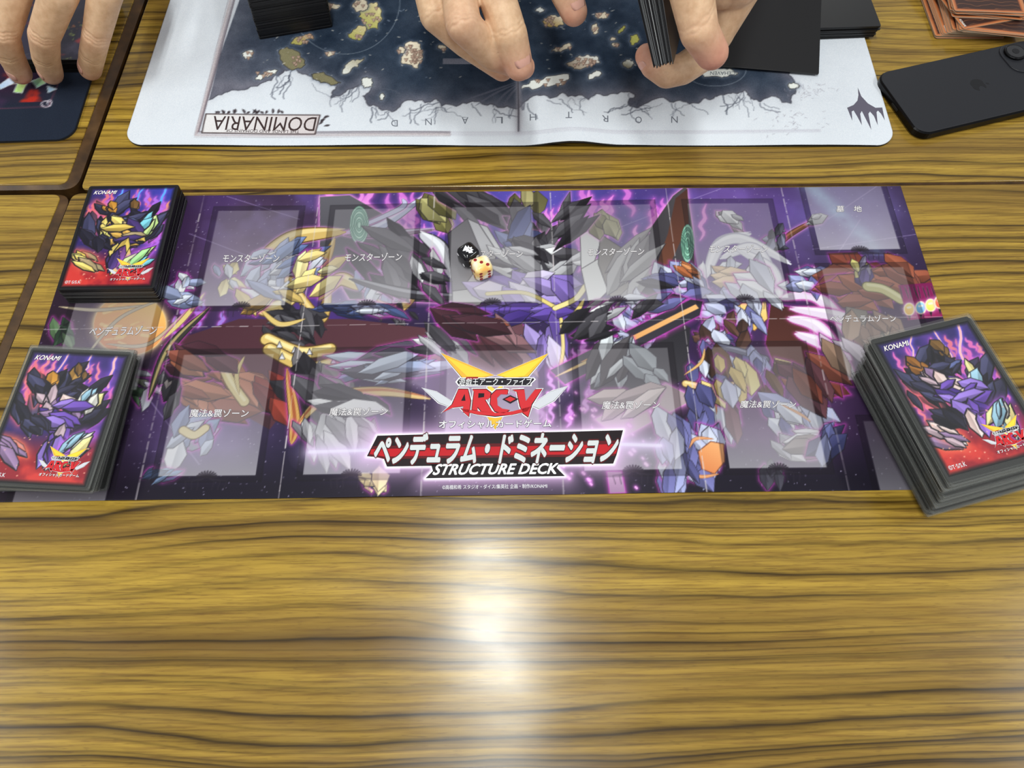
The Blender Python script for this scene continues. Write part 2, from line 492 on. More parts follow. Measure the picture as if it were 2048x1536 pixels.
def Q(*p):            # photo pixels on the table plane -> mat coordinates
    return [P2(x, y) for x, y in p]
K = 0.00034           # about one photo pixel on the mat, in metres
PINK, MAG = (238, 150, 226), (205, 70, 190)
cv = Canvas(-MW / 2, -MH / 2, MW / 2, MH / 2, 0.0006, (36, 22, 46))
n1, n2, n3 = cv.noise(14, 1), cv.noise(30, 2, 5), cv.noise(9, 3)
xs, ys = cv.X / (MW / 2), cv.Y / (MH / 2)
cv.mixmap((n1 - 0.47) * 3.2, (70, 44, 118))                     # violet nebula
cv.mixmap((n3 - 0.5) * 3.2 * np.clip(0.4 - ys, 0, 1), (74, 30, 52))
cv.mixmap(np.clip(-ys - 0.25, 0, 1) * 2.0, (26, 20, 38))
cv.mixmap(np.clip(-xs - 0.5, 0, 1) * 2.4 * n2, (44, 22, 38))
cv.mixmap(np.clip(xs - 0.78, 0, 1) * 4 * np.clip(0.1 - ys, 0, 1) * 2, (58, 26, 38))
cv.mixmap((1 - np.abs(xs - 0.1) / 0.55) * np.clip(ys + 0.2, 0, 1) * 1.1, (84, 72, 168))
cv.mixmap(np.clip((cv.noise(26, 9) - 0.56) * 6, 0, 1) * np.clip(ys, 0, 1) * 0.5, (112, 92, 190))
for bx, by, br, colr, st in ((-0.177, 0.075, 0.05, (112, 84, 128), 0.8), (0.178, 0.085, 0.05, (112, 80, 150), 0.8), (-0.19, -0.075, 0.045, (116, 92, 160), 0.9), (0.19, -0.06, 0.05, (104, 66, 120), 0.8), (0.268, 0.09, 0.05, (104, 92, 150), 0.9), (-0.09, -0.09, 0.03, (70, 62, 130), 0.8)):
    cv.mixmap(np.exp(-((cv.X - bx) ** 2 + (cv.Y - by) ** 2) / br ** 2) * st * (0.45 + n2), colr)
bd_ = np.abs((cv.X - 0.262) * 0.85 + (cv.Y - 0.09) * 0.5); cv.mixmap(np.exp(-(bd_ / 0.007) ** 2) * (n2 - 0.3) * 2.2 * (cv.X > 0.225) * (cv.Y > 0.055), (150, 186, 222))
cv.mixmap(np.clip(-ys - 0.72, 0, 1) * 4.5, (22, 17, 32)); cv.mixmap(np.clip(-xs - 0.62, 0, 1) * 1.6, (40, 22, 38))
rng = np.random.RandomState(5)
for k in range(2200):                                            # printed stars
    x, y = rng.uniform(-MW / 2, MW / 2), rng.uniform(-MH / 2, MH / 2); r = rng.uniform(0.00025, 0.0008)
    cv.stroke([(x, y), (x + 1e-5, y)], r, (200, 190, 225), rng.uniform(0.3, 0.8))
for a, b in (((455, 395), (600, 440)), ((380, 470), (500, 515)), ((1655, 440), (1755, 372)), ((1625, 500), (1830, 470)), ((1180, 480), (1440, 380)), ((300, 800), (400, 930)), ((1640, 560), (1720, 440))):
    cv.stroke(Q(a, b), 0.0005, (170, 150, 205), 0.6)

def curve(p, n=24):
    """smooth line through the given points"""
    p = np.array(p, float); t = np.linspace(0, len(p) - 1, n); out = []
    for v in t:
        i = min(int(v), len(p) - 2); u = v - i
        a, b, c, d = p[max(i - 1, 0)], p[i], p[i + 1], p[min(i + 2, len(p) - 1)]
        out.append(0.5 * (2 * b + (c - a) * u + (2 * a - 5 * b + 4 * c - d) * u * u + (3 * b - 3 * c + d - a) * u ** 3))
    return out
def flame(cvs, Qf, x, y, h, w, col, rg, lean=0.0, kk=K):
    pts = [(x, y)]; n = 5
    for i in range(1, n + 1):
        pts.append((x + lean * h * i / n + (w * 0.8 * (1 if i % 2 else -1)) * (1 - i / (n + 1)), y - h * i / n))
    cvs.stroke(Qf(*curve(pts, 14)), w * kk, col, 0.75, glow=(190, 90, 200), gw=w * 0.35 * kk, taper=True)
def facet(cvs, Qf, x, y, L, Wd, ang, col, rg, glow=None, line=(30, 26, 34), kk=K):
    """one abstract crystal: a five-cornered shard printed in two tones"""
    a = math.radians(ang); ca, sa = math.cos(a), math.sin(a)
    tr = lambda u, v: (x + u * ca - v * sa, y + (u * sa + v * ca) * 0.86)
    j = lambda: rg.uniform(0.75, 1.2)
    o = [(-L / 2, 0), (-L * 0.15 * j(), -Wd / 2 * j()), (L * 0.25 * j(), -Wd * 0.42 * j()), (L / 2, Wd * 0.08), (L * 0.1 * j(), Wd / 2 * j()), (-L * 0.3 * j(), Wd * 0.4)]
    c = np.array(col, float)
    lo = np.clip(c * 0.62, 0, 255); hi = np.clip(c * 1.12 + 14, 0, 255)
    cvs.shape(Qf(*[tr(*p) for p in o]), lo, c, ang=ang + 90, line=line, lw=1.5 * kk, glow=glow, gw=2.6 * kk)
    cvs.shape(Qf(*[tr(*p) for p in (o[0], o[1], o[2], o[3], (L * 0.05, Wd * 0.02))]), hi, c, ang=ang, alpha=0.85)
def cluster(cvs, Qf, x, y, rx, ry, n, cols, L, Wd, ang, spread, seed, glow=None, kk=K):
    rg = random.Random(seed)
    for i in range(n):
        r = math.sqrt(rg.random()); t = rg.uniform(0, 2 * math.pi)
        s = rg.uniform(0.6, 1.25)
        facet(cvs, Qf, x + rx * r * math.cos(t), y + ry * r * math.sin(t), L * s * 1.2, Wd * s * rg.uniform(1.0, 1.6), ang + rg.uniform(-spread, spread),
              cols[rg.randrange(len(cols))], rg, glow if i < n // 2 else None, kk=kk)
def ribbon(cvs, Qf, pts, wd, col, glow=None, edge=None, hi=None, kk=K, taper=True):
    c = curve(pts, 26)
    cvs.stroke(Qf(*c), wd * kk, edge if edge is not None else tuple(int(v * 0.4) for v in col), 1.0, glow=glow, gw=2.4 * kk, taper=taper)
    cvs.stroke(Qf(*c), wd * 0.82 * kk, col, 1.0, taper=taper)
    if hi is not None: cvs.stroke(Qf(*[(p[0], p[1] - wd * 0.15) for p in c]), wd * 0.28 * kk, hi, 0.8, taper=taper)

STEELB = [(150, 155, 200), (108, 108, 165), (186, 190, 222), (78, 78, 128), (205, 210, 232)]
PALE = [(176, 186, 212), (150, 160, 196), (205, 210, 226), (128, 138, 178), (216, 220, 232)]
GOLD = [(206, 176, 102), (230, 204, 132), (164, 126, 64), (240, 222, 160)]
DARK = [(40, 38, 44), (58, 56, 62), (28, 26, 32), (78, 76, 82)]
GREY = [(206, 206, 210), (168, 168, 172), (226, 228, 230), (120, 118, 122), (92, 90, 94)]
RUST = [(150, 80, 58), (176, 104, 76), (112, 54, 42), (130, 70, 56)]
WINE = [(76, 40, 48), (92, 54, 62), (60, 30, 40)]
LILAC = [(132, 108, 188), (166, 146, 210), (206, 196, 228), (96, 72, 156)]
rg = random.Random(3)
# flames behind everything
for i in range(70):
    x = rg.uniform(640, 1420); flame(cv, Q, x, rg.uniform(430, 560), rg.uniform(35, 85), rg.uniform(7, 15), PINK if rg.random() < 0.7 else (214, 120, 214), rg, rg.uniform(-0.3, 0.3))
for i in range(16):
    flame(cv, Q, rg.uniform(330, 470), rg.uniform(620, 800), rg.uniform(25, 50), rg.uniform(4, 8), (150, 130, 220), rg, rg.uniform(-0.3, 0.3))
for i in range(24):
    flame(cv, Q, rg.uniform(1080, 1260), rg.uniform(700, 880), rg.uniform(30, 60), rg.uniform(5, 10), (216, 150, 230), rg, rg.uniform(-0.4, 0.4))
C = lambda *a, **k: cluster(cv, Q, *a, **k)
R = lambda *a, **k: ribbon(cv, Q, *a, **k)
S = lambda pts, *a, **k: cv.shape(Q(*pts), *a, **k)
# large quiet fields of colour
S([(330, 690), (480, 640), (700, 640), (860, 660), (860, 720), (620, 760), (540, 860), (360, 760)], (70, 38, 48), (86, 50, 58), 0)
S([(640, 395), (700, 392), (800, 450), (880, 520), (900, 610), (700, 600), (640, 500)], (52, 50, 58), (92, 90, 98), 90, glow=PINK, gw=0.0014)
S([(880, 640), (960, 615), (1040, 640), (1080, 720), (1030, 790), (930, 740), (860, 720)], (124, 84, 92), (98, 62, 72), 60, glow=MAG, gw=0.0012)
S([(1300, 460), (1345, 395), (1372, 374), (1384, 460), (1390, 560), (1330, 590), (1240, 610), (1290, 540)], (44, 42, 48), (74, 70, 74), 0, glow=PINK, gw=0.0012)
S([(1350, 400), (1374, 380), (1376, 450), (1340, 530), (1310, 540), (1335, 470)], (108, 66, 50), (70, 42, 36), 80)
S([(1540, 610), (1600, 620), (1640, 720), (1700, 790), (1640, 800), (1560, 760), (1530, 690)], (96, 52, 42), (72, 38, 34), 80, glow=MAG, gw=0.001)
S([(1180, 700), (1350, 640), (1380, 660), (1370, 760), (1290, 800), (1180, 780)], (58, 56, 62), (38, 36, 42), 90)
S([(1190, 840), (1330, 770), (1390, 800), (1330, 830), (1240, 880)], (196, 176, 178), (170, 150, 156), 0, glow=PINK, gw=0.002)
# printed globe with clouds (lower left)
th = np.linspace(0, 2 * np.pi, 60)
globe = [(262 + 72 * math.cos(a), 652 + 60 * math.sin(a)) for a in th]
S(globe, (214, 126, 84), (240, 190, 100), 60, glow=(250, 214, 150), gw=0.002)
for i in range(26):
    a, r = rg.uniform(0, 6.28), 58 * math.sqrt(rg.random())
    x, y = 262 + r * math.cos(a), 652 + r * 0.8 * math.sin(a)
    cv.stroke(Q((x - 7, y), (x + 7, y + rg.uniform(-6, 6))), rg.uniform(4, 9) * K, rg.choice([(248, 214, 120), (250, 228, 150), (226, 150, 96)]), 0.5)
for p in ([(120, 615), (200, 622), (300, 612)], [(170, 720), (240, 640), (330, 600)], [(215, 690), (300, 690), (380, 620)]):
    R(p, 9, (188, 170, 140), edge=(70, 60, 56))
C(125, 670, 20, 26, 7, [(64, 92, 62), (40, 62, 44), (88, 116, 80)], 46, 16, 80, 40, 11, glow=MAG)
C(290, 770, 26, 36, 8, [(60, 82, 60), (150, 150, 160), (110, 116, 96)], 50, 15, 60, 50, 12, glow=MAG)
R([(300, 800), (340, 700), (420, 620)], 22, (52, 50, 46), glow=MAG, hi=(190, 170, 110))
R([(330, 680), (370, 640), (410, 590)], 13, (214, 190, 120), glow=MAG)
# left group: pale blue facets, gold bands, rust cloth
C(372, 585, 34, 34, 12, PALE, 42, 17, 40, 80, 21, glow=MAG)
R([(690, 470), (760, 455), (850, 395)], 26, (172, 176, 206), glow=PINK, hi=(214, 218, 236))
R([(690, 472), (770, 470), (872, 462)], 20, (128, 106, 128), glow=PINK, hi=(196, 190, 214))
R([(690, 468), (800, 420), (806, 400)], 15, (190, 190, 220), glow=PINK)
R([(500, 540), (585, 478), (690, 466)], 44, (204, 172, 100), glow=PINK, edge=(96, 70, 36), hi=(238, 216, 152))
R([(520, 560), (620, 560), (670, 480)], 34, (190, 152, 84), edge=(96, 70, 36), hi=(232, 206, 140))
C(560, 545, 70, 46, 26, PALE, 64, 22, -40, 50, 22, glow=PINK)
C(590, 520, 40, 30, 8, [(118, 138, 186), (96, 116, 168), (140, 160, 205)], 60, 16, -35, 20, 23)
C(450, 560, 26, 26, 7, GOLD + PALE, 40, 20, 70, 60, 24, glow=PINK)
R([(480, 590), (540, 620), (600, 590)], 40, (222, 196, 126), edge=(100, 74, 40), hi=(244, 230, 176))
R([(580, 560), (640, 640), (660, 560)], 28, (200, 164, 92), edge=(90, 66, 36), hi=(236, 212, 146))
R([(640, 600), (680, 560), (720, 580)], 36, (214, 186, 116), glow=PINK, edge=(100, 74, 40), hi=(244, 230, 176))
C(770, 560, 58, 42, 24, PALE, 46, 18, -30, 70, 25, glow=PINK)
R([(755, 605), (790, 622), (830, 600)], 26, (206, 172, 100), edge=(80, 58, 30), hi=(236, 212, 146))
C(790, 635, 44, 12, 10, DARK, 34, 13, 70, 30, 26)
C(590, 660, 60, 36, 22, DARK, 56, 20, 30, 50, 27)
C(690, 620, 36, 16, 8, [(40, 50, 92), (64, 78, 128), (120, 140, 190)], 50, 15, 10, 20, 28)
R([(520, 618), (560, 650), (610, 640)], 13, (214, 186, 112), edge=(80, 58, 30))
R([(535, 680), (600, 706), (660, 700)], 30, (214, 184, 108), edge=(80, 58, 30), hi=(246, 230, 170), taper=False)
R([(540, 700), (620, 736), (685, 720)], 30, (206, 174, 98), edge=(80, 58, 30), hi=(242, 224, 160), taper=False)
for x, y in ((560, 692), (590, 702), (620, 706), (565, 715), (600, 728), (640, 730), (668, 724)):
    cv.shape(Q((x - 6, y + 5), (x, y - 8), (x + 6, y + 5)), (236, 236, 240), (150, 150, 160), line=(40, 36, 40), lw=0.0004)
C(450, 775, 84, 48, 24, RUST, 90, 34, 30, 35, 31, glow=MAG)
C(560, 800, 30, 40, 8, [(122, 44, 38), (148, 58, 46), (96, 34, 34)], 80, 30, 60, 25, 32)
R([(445, 725), (462, 765), (490, 805)], 22, (222, 200, 132), edge=(80, 58, 30), hi=(246, 234, 180), taper=False)
R([(490, 715), (475, 750), (480, 790)], 10, (214, 190, 120), edge=(80, 58, 30))
C(640, 770, 56, 44, 12, DARK + [(110, 106, 108)], 90, 32, 60, 40, 33)
R([(575, 740), (590, 840), (584, 888)], 24, (196, 150, 84), glow=MAG, edge=(70, 48, 28), hi=(150, 70, 44))
R([(590, 860), (650, 800), (760, 785), (860, 800)], 24, (214, 180, 112), edge=(80, 58, 30), hi=(166, 84, 50))
C(780, 730, 90, 30, 20, [(150, 166, 200), (120, 134, 176), (186, 198, 222), (96, 100, 130), (70, 66, 80)], 110, 20, -12, 22, 34, glow=MAG)
C(345, 780, 20, 40, 9, DARK + [(120, 112, 112)], 64, 22, -70, 20, 35, glow=MAG)
C(375, 880, 44, 46, 12, PALE + [(120, 140, 180)], 64, 24, -50, 30, 36, glow=MAG)
R([(368, 862), (390, 872), (412, 858)], 18, (226, 204, 140), edge=(80, 58, 30), taper=False)
C(320, 950, 30, 12, 9, [(80, 110, 160), (40, 52, 80), (130, 160, 205)], 40, 12, -35, 25, 37, glow=MAG)
C(680, 870, 76, 44, 22, [(196, 196, 202), (160, 160, 168), (220, 220, 226), (120, 118, 126)], 76, 22, 70, 35, 38, glow=MAG)
C(745, 968, 22, 14, 7, [(86, 116, 176), (52, 76, 130), (228, 206, 150)], 44, 20, 60, 40, 39, glow=MAG)
# middle group: grey plates, violet dome, dark blades
for i in range(7):
    cv.shape(Q(*[(725 + (34 - 4.6 * i) * math.cos(a) * 0.55 - 6, 452 + (62 - 8.5 * i) * math.sin(a) * 0.62) for a in th]), [(168, 212, 190), (120, 170, 150)][i % 2], line=(60, 90, 80), lw=0.0004)
C(790, 520, 60, 60, 16, DARK, 120, 32, 50, 25, 41, glow=MAG)
R([(840, 470), (880, 500), (905, 560)], 40, (196, 196, 204), edge=(40, 38, 44), hi=(236, 238, 242))
R([(700, 560), (820, 590), (940, 598)], 26, (58, 56, 62), edge=(20, 18, 24), hi=(150, 150, 160))
C(875, 440, 22, 34, 6, [(132, 126, 74), (100, 96, 54), (166, 160, 104)], 60, 34, 55, 12, 42, glow=PINK)
C(1055, 402, 30, 14, 5, [(128, 122, 76), (92, 88, 54), (160, 152, 104)], 50, 26, 80, 10, 43, glow=PINK)
C(955, 420, 46, 34, 9, DARK, 110, 30, 40, 16, 44, glow=PINK)
plate = lambda p, c0, c1: S(p, c0, c1, 60, line=(28, 26, 30), lw=0.0006)
plate([(896, 470), (935, 440), (968, 500), (930, 590), (905, 585)], (96, 94, 98), (74, 72, 76))
plate([(935, 440), (958, 450), (994, 505), (968, 520)], (222, 224, 226), (190, 190, 194))
plate([(958, 450), (975, 456), (1002, 500), (994, 505)], (238, 240, 240), (206, 208, 210))
plate([(968, 520), (994, 505), (986, 545), (950, 575), (935, 566)], (186, 184, 186), (160, 158, 160))
plate([(905, 585), (985, 575), (960, 612), (906, 628)], (188, 188, 184), (150, 150, 148))
C(1060, 470, 62, 46, 18, DARK + [(70, 78, 128), (110, 120, 170)], 74, 26, 60, 60, 45, glow=PINK)
C(1075, 530, 76, 34, 16, DARK + GREY, 70, 22, 25, 60, 91)
C(1030, 520, 40, 20, 6, GREY[:3], 74, 18, 30, 14, 92)
C(1140, 540, 30, 30, 6, GREY[:3], 60, 16, -20, 30, 93)
C(1050, 588, 84, 34, 20, LILAC, 90, 36, 10, 50, 94)
C(1070, 630, 70, 18, 12, [(92, 66, 158), (60, 40, 116), (120, 96, 186)], 80, 26, -8, 24, 95)
R([(975, 590), (1050, 588), (1110, 616)], 10, (226, 206, 126), edge=(80, 66, 36), taper=False)
R([(1110, 618), (1150, 600), (1170, 575)], 13, (236, 220, 150), edge=(80, 66, 36), taper=False)
R([(1122, 655), (1150, 630), (1168, 600)], 12, (226, 204, 120), edge=(80, 66, 36))
C(1090, 690, 44, 36, 12, LILAC, 80, 24, 80, 16, 46)
R([(1122, 640), (1126, 700), (1118, 745)], 8, (230, 210, 130), edge=(70, 56, 30), taper=False)
plate([(1160, 470), (1186, 460), (1206, 470), (1184, 540), (1162, 540)], (232, 234, 232), (206, 208, 206))
plate([(1162, 540), (1196, 520), (1220, 580), (1200, 600), (1176, 604)], (238, 240, 236), (212, 214, 210))
plate([(1200, 470), (1260, 510), (1256, 590), (1220, 596), (1196, 530)], (118, 114, 108), (92, 88, 84))
plate([(1176, 604), (1220, 598), (1226, 640), (1190, 645)], (108, 104, 100), (84, 80, 78))
C(1205, 455, 24, 20, 5, [(150, 146, 112), (116, 112, 82)], 50, 26, 70, 16, 47, glow=PINK)
C(1145, 440, 20, 44, 7, DARK, 90, 20, -60, 20, 48, glow=PINK)
C(1265, 540, 30, 50, 9, [(120, 118, 118), (96, 94, 96), (150, 150, 150)], 100, 22, -60, 20, 49)
for i in range(6):
    cv.shape(Q(*[(1374 + (13 - 2 * i) * math.cos(a), 490 + (38 - 6 * i) * math.sin(a)) for a in th]), [(150, 206, 180), (104, 156, 136)][i % 2], line=(50, 80, 70), lw=0.0004)
C(1010, 690, 60, 30, 7, WINE + [(140, 100, 106)], 110, 26, 40, 25, 50)
C(880, 690, 46, 24, 8, DARK + GREY[:2], 80, 20, 30, 25, 51, glow=MAG)
# right group: steel-blue facets, white ribbons, amber and rust
R([(1450, 430), (1490, 480), (1540, 500)], 22, (92, 88, 84), glow=PINK, hi=(170, 166, 160))
C(1462, 440, 18, 12, 6, GREY, 36, 18, 50, 40, 61, glow=PINK)
R([(1640, 436), (1580, 470), (1550, 500)], 14, (96, 60, 44), glow=PINK, hi=(150, 100, 70))
C(1625, 437, 14, 6, 3, GREY, 30, 14, -25, 15, 62, glow=PINK)
C(1550, 480, 18, 22, 9, [(70, 70, 84), (120, 122, 146), (44, 44, 54)], 30, 14, 60, 60, 63, glow=MAG)
for p in ([(1410, 560), (1440, 490), (1500, 470)], [(1420, 500), (1480, 480), (1580, 530)], [(1440, 520), (1510, 500), (1560, 590)], [(1405, 530), (1400, 570), (1420, 600)], [(1470, 500), (1540, 540), (1560, 600)]):
    R(p, 30, (222, 222, 230), edge=(160, 158, 176), hi=(244, 244, 248))
C(1480, 550, 50, 28, 10, [(228, 230, 236), (204, 208, 220), (180, 186, 204)], 54, 18, 40, 60, 64)
C(1475, 558, 44, 16, 8, [(196, 158, 116), (172, 134, 96), (214, 180, 138)], 56, 20, 15, 30, 65)
C(1365, 570, 52, 32, 18, STEELB, 56, 22, 30, 50, 66, glow=MAG)
C(1380, 545, 18, 8, 4, [(206, 136, 84), (170, 96, 56)], 40, 13, 30, 20, 67)
C(1275, 640, 42, 48, 18, STEELB, 52, 20, 60, 50, 68, glow=MAG)
C(1460, 620, 60, 26, 18, STEELB + [(60, 56, 100)], 54, 22, 60, 60, 69)
S([(1466, 622), (1486, 606), (1530, 606), (1534, 640), (1508, 664), (1478, 650)], (236, 186, 96), (246, 214, 140), 70, line=(110, 70, 50))
C(1500, 640, 20, 26, 8, STEELB, 44, 14, 80, 30, 70)
S([(1100, 742), (1380, 602), (1404, 606), (1398, 634), (1130, 770)], (66, 62, 72), (44, 40, 50), 90, glow=MAG, gw=0.0014)
S([(1160, 726), (1390, 612), (1396, 620), (1190, 722)], (216, 150, 92), (236, 180, 112), 0)
R([(1110, 755), (1180, 722), (1260, 680)], 7, (210, 180, 120), edge=(90, 70, 40))
C(1245, 690, 18, 20, 9, [(176, 178, 206), (130, 130, 170), (206, 208, 226)], 30, 12, 70, 50, 71, glow=MAG)
C(1225, 730, 40, 40, 10, [(168, 176, 182), (120, 126, 134), (206, 212, 216), (70, 66, 70)], 90, 26, -60, 30, 72)
C(1300, 740, 30, 30, 6, [(186, 194, 198), (150, 158, 164)], 60, 26, 70, 30, 73)
C(1450, 680, 54, 34, 18, STEELB + [(92, 62, 52), (66, 46, 40)], 48, 20, 60, 60, 74, glow=MAG)
R([(1400, 690), (1460, 700), (1530, 720)], 16, (88, 88, 108), edge=(36, 34, 46), hi=(150, 152, 176), taper=False)
C(1415, 740, 52, 36, 14, [(86, 56, 36), (66, 42, 30)] + STEELB, 66, 26, 70, 40, 75, glow=MAG)
R([(1370, 770), (1420, 778), (1470, 772)], 16, (222, 190, 124), edge=(90, 66, 40), hi=(246, 226, 172), taper=False)
R([(1368, 752), (1400, 728), (1408, 700)], 6, (222, 176, 110), edge=(90, 60, 40))
C(1500, 740, 30, 36, 12, STEELB, 60, 24, 75, 25, 76)
C(1545, 760, 40, 34, 9, [(84, 56, 38), (64, 42, 32), (222, 190, 124)], 64, 20, 55, 16, 77, glow=MAG)
C(1420, 830, 40, 50, 20, STEELB, 62, 24, 80, 30, 78, glow=MAG)
C(1590, 830, 66, 36, 20, STEELB + [(206, 208, 220)], 66, 26, 40, 30, 79, glow=MAG)
for p in ([(1400, 800), (1425, 780), (1432, 830)], [(1560, 810), (1600, 830), (1620, 845)], [(1390, 870), (1410, 860), (1450, 880)]):
    R(p, 6, (216, 150, 100), edge=(120, 70, 50))
C(1390, 910, 60, 50, 22, STEELB, 62, 24, 75, 35, 80, glow=MAG)
S([(1395, 905), (1420, 885), (1446, 890), (1448, 925), (1428, 950), (1402, 940)], (214, 130, 78), (236, 170, 112), 60, line=(110, 60, 46))
for p in ([(1375, 900), (1390, 880), (1425, 880)], [(1380, 940), (1400, 955), (1435, 950)]): R(p, 7, (220, 154, 104), edge=(120, 70, 50))
C(1350, 950, 32, 36, 9, STEELB, 76, 24, 80, 20, 81, glow=MAG)
C(1600, 890, 46, 26, 12, [(188, 188, 198), (150, 148, 160), (210, 208, 214), (124, 112, 110)], 66, 24, 20, 40, 82, glow=PINK)
C(1660, 890, 24, 34, 9, [(60, 62, 104), (96, 100, 150), (140, 146, 190), (50, 48, 80)], 54, 22, -60, 30, 83, glow=MAG)
C(1545, 960, 16, 26, 4, [(60, 58, 70), (84, 82, 96)], 60, 22, 85, 8, 84, glow=MAG)
S([(1214, 945), (1242, 945), (1250, 986), (1220, 987)], (150, 118, 150), (176, 140, 170), 90, glow=MAG, gw=0.0012)
C(1470, 840, 12, 30, 3, WINE, 70, 20, 85, 10, 85, glow=MAG)
for p in ([(1560, 600), (1640, 600), (1750, 740)], [(1575, 640), (1640, 660), (1715, 770)], [(1580, 620), (1690, 640), (1760, 700)], [(1590, 670), (1650, 690), (1700, 720)]):
    R(p, 34, (226, 210, 230), glow=(214, 90, 180), edge=(196, 110, 180), hi=(242, 234, 244))
C(1610, 560, 46, 26, 14, STEELB + [(206, 208, 226)], 50, 20, 30, 50, 86, glow=MAG)
C(1770, 560, 90, 34, 26, RUST, 84, 32, 20, 35, 87, glow=MAG)
C(1700, 590, 50, 26, 10, RUST, 70, 28, 20, 40, 88, glow=MAG)
C(1722, 548, 20, 22, 9, [(84, 70, 128), (206, 196, 120), (60, 50, 96), (120, 112, 140)], 32, 14, 70, 50, 89)
R([(1735, 575), (1765, 580), (1800, 600)], 26, (196, 190, 122), edge=(86, 80, 46), hi=(232, 228, 170), taper=False)
C(1750, 665, 60, 34, 16, [(150, 120, 96), (120, 92, 76), (176, 148, 118), (96, 90, 80)], 66, 26, 60, 50, 90)
S([(1795, 572), (1868, 566), (1888, 634), (1815, 642)], (150, 34, 92), (120, 24, 80), 90)
for i in range(9):
    x = 1798 + 9 * i; R([(x, 573), (x + 6 + (i % 2) * 4, 600)], 4, (60, 40, 50), edge=(190, 80, 150))
for x, y, c in ((1817, 620, (240, 168, 60)), (1840, 617, (110, 172, 230)), (1860, 612, (226, 222, 96)), (1878, 606, (216, 96, 70))):
    cv.shape(Q(*[(x + 10 * math.cos(a), y + 12 * math.sin(a)) for a in th]), c, tuple(min(255, v + 60) for v in c), 60, line=(255, 240, 200), lw=0.0008, glow=PINK, gw=0.001)
    cv.stroke(Q((x - 3, y - 3), (x + 2, y - 4)), 0.0016, (255, 250, 235), 0.8)
    S([(x - 3, y + 13), (x + 3, y + 13), (x + 1, y + 24)], (40, 34, 40))
for i in range(60):
    x, y = rg.uniform(1090, 1300), rg.uniform(780, 980); r = rg.uniform(1, 3.4)
    cv.stroke(Q((x, y), (x + r, y + r)), r * 1.6 * K, (255, 196, 244), 0.8, glow=(214, 110, 220), gw=0.0008)
for a in ((520, 600, 70, 26, 8, GOLD + PALE, 60, 22, 10, 50, 201), (640, 540, 40, 40, 8, GOLD, 56, 20, -50, 40, 202), (740, 620, 60, 16, 8, PALE + [(70, 84, 130)], 60, 18, 10, 25, 203), (400, 720, 50, 30, 8, RUST + WINE, 70, 28, 20, 30, 204),
          (690, 800, 80, 26, 9, GREY + DARK, 90, 28, 20, 35, 205), (860, 560, 40, 40, 8, GREY + DARK, 70, 24, 50, 40, 206), (940, 640, 60, 24, 7, WINE + RUST[:1], 90, 30, 20, 25, 207), (1180, 640, 50, 40, 9, DARK + GREY, 80, 22, -30, 35, 208),
          (1300, 600, 40, 30, 8, DARK + STEELB, 60, 20, -20, 40, 209), (1520, 580, 50, 30, 8, [(226, 228, 236), (200, 204, 218), (180, 184, 204)], 70, 24, 40, 30, 210), (1440, 760, 60, 40, 10, STEELB + GOLD[:2], 60, 24, 70, 30, 211),
          (1620, 760, 50, 40, 8, RUST[1:] + WINE, 90, 30, 50, 20, 212), (1250, 800, 60, 24, 7, [(196, 176, 172), (170, 150, 150), (214, 198, 194)], 90, 28, -25, 20, 213), (1340, 880, 30, 40, 7, STEELB, 70, 24, 80, 20, 214), (1700, 700, 50, 30, 7, [(226, 206, 228), (150, 120, 100), (206, 180, 204)], 80, 22, 50, 20, 215)):
    C(*a, glow=MAG)
# translucent card fields with their dark surround
ZM = [(cx, 0.0203, 0.105) for cx in (-0.177, -0.0885, 0.0, 0.0885, 0.178)]
ZS = [(cx, -0.105, -0.0187) for cx in (-0.1795, -0.0885, 0.0, 0.0885, 0.1795)]
def field(x0, y0, x1, y1, a=0.36):
    s = 0.0042; X, Y = cv.X, cv.Y
    cv.shape([(x0 - s, y0 - s), (x1 + s, y0 - s), (x1 + s, y1 + s), (x0 - s, y1 + s)], (18, 14, 20), alpha=0.34, line=(14, 12, 16), lw=0.0006)
    m = np.clip(0.5 + np.minimum(np.minimum(X - x0, x1 - X), np.minimum(Y - y0, y1 - Y)) / cv.res, 0, 1)
    t = np.clip((y1 - Y) / (y1 - y0), 0, 1)                    # the printed tint grows towards the lower rim
    cv.mixmap(m * (a - 0.12 + 0.30 * t ** 1.6), (232, 230, 234))
for cx, y0, y1 in ZM: field(cx - 0.0305, y0, cx + 0.0305, y1)
for cx, y0, y1 in ZS: field(cx - 0.0305, y0, cx + 0.0305, y1)
field(0.2390, 0.0612, 0.2975, 0.1300, 0.38); field(-0.2975, 0.0612, -0.2390, 0.1300, 0.38)
field(0.2370, -0.0445, 0.2955, 0.0452, 0.36); field(-0.2955, -0.0445, -0.2370, 0.0452, 0.36)
field(0.2400, -0.1300, 0.2980, -0.0740, 0.30); field(-0.2980, -0.1300, -0.2400, -0.0740, 0.30)
for cx, y0, y1 in ZM + ZS + [(0.268, 0.0612, 0)]:              # little crest on the lower rim of every field
    for k in range(11):
        a = math.pi * k / 10; cv.stroke([(cx, y0 - 0.001), (cx + 0.0062 * math.cos(a), y0 - 0.001 + 0.004 * math.sin(a))], 0.0011, (34, 28, 38), 0.75, taper=False)
    for sx in (-1, 1):
        for q in (0.005, 0.009, 0.013): cv.stroke([(cx + sx * 0.002, y0 - 0.002), (cx + sx * q, y0 - 0.0035), (cx + sx * q * 0.9, y0 - 0.009)], 0.0006, (38, 32, 44), 0.6)
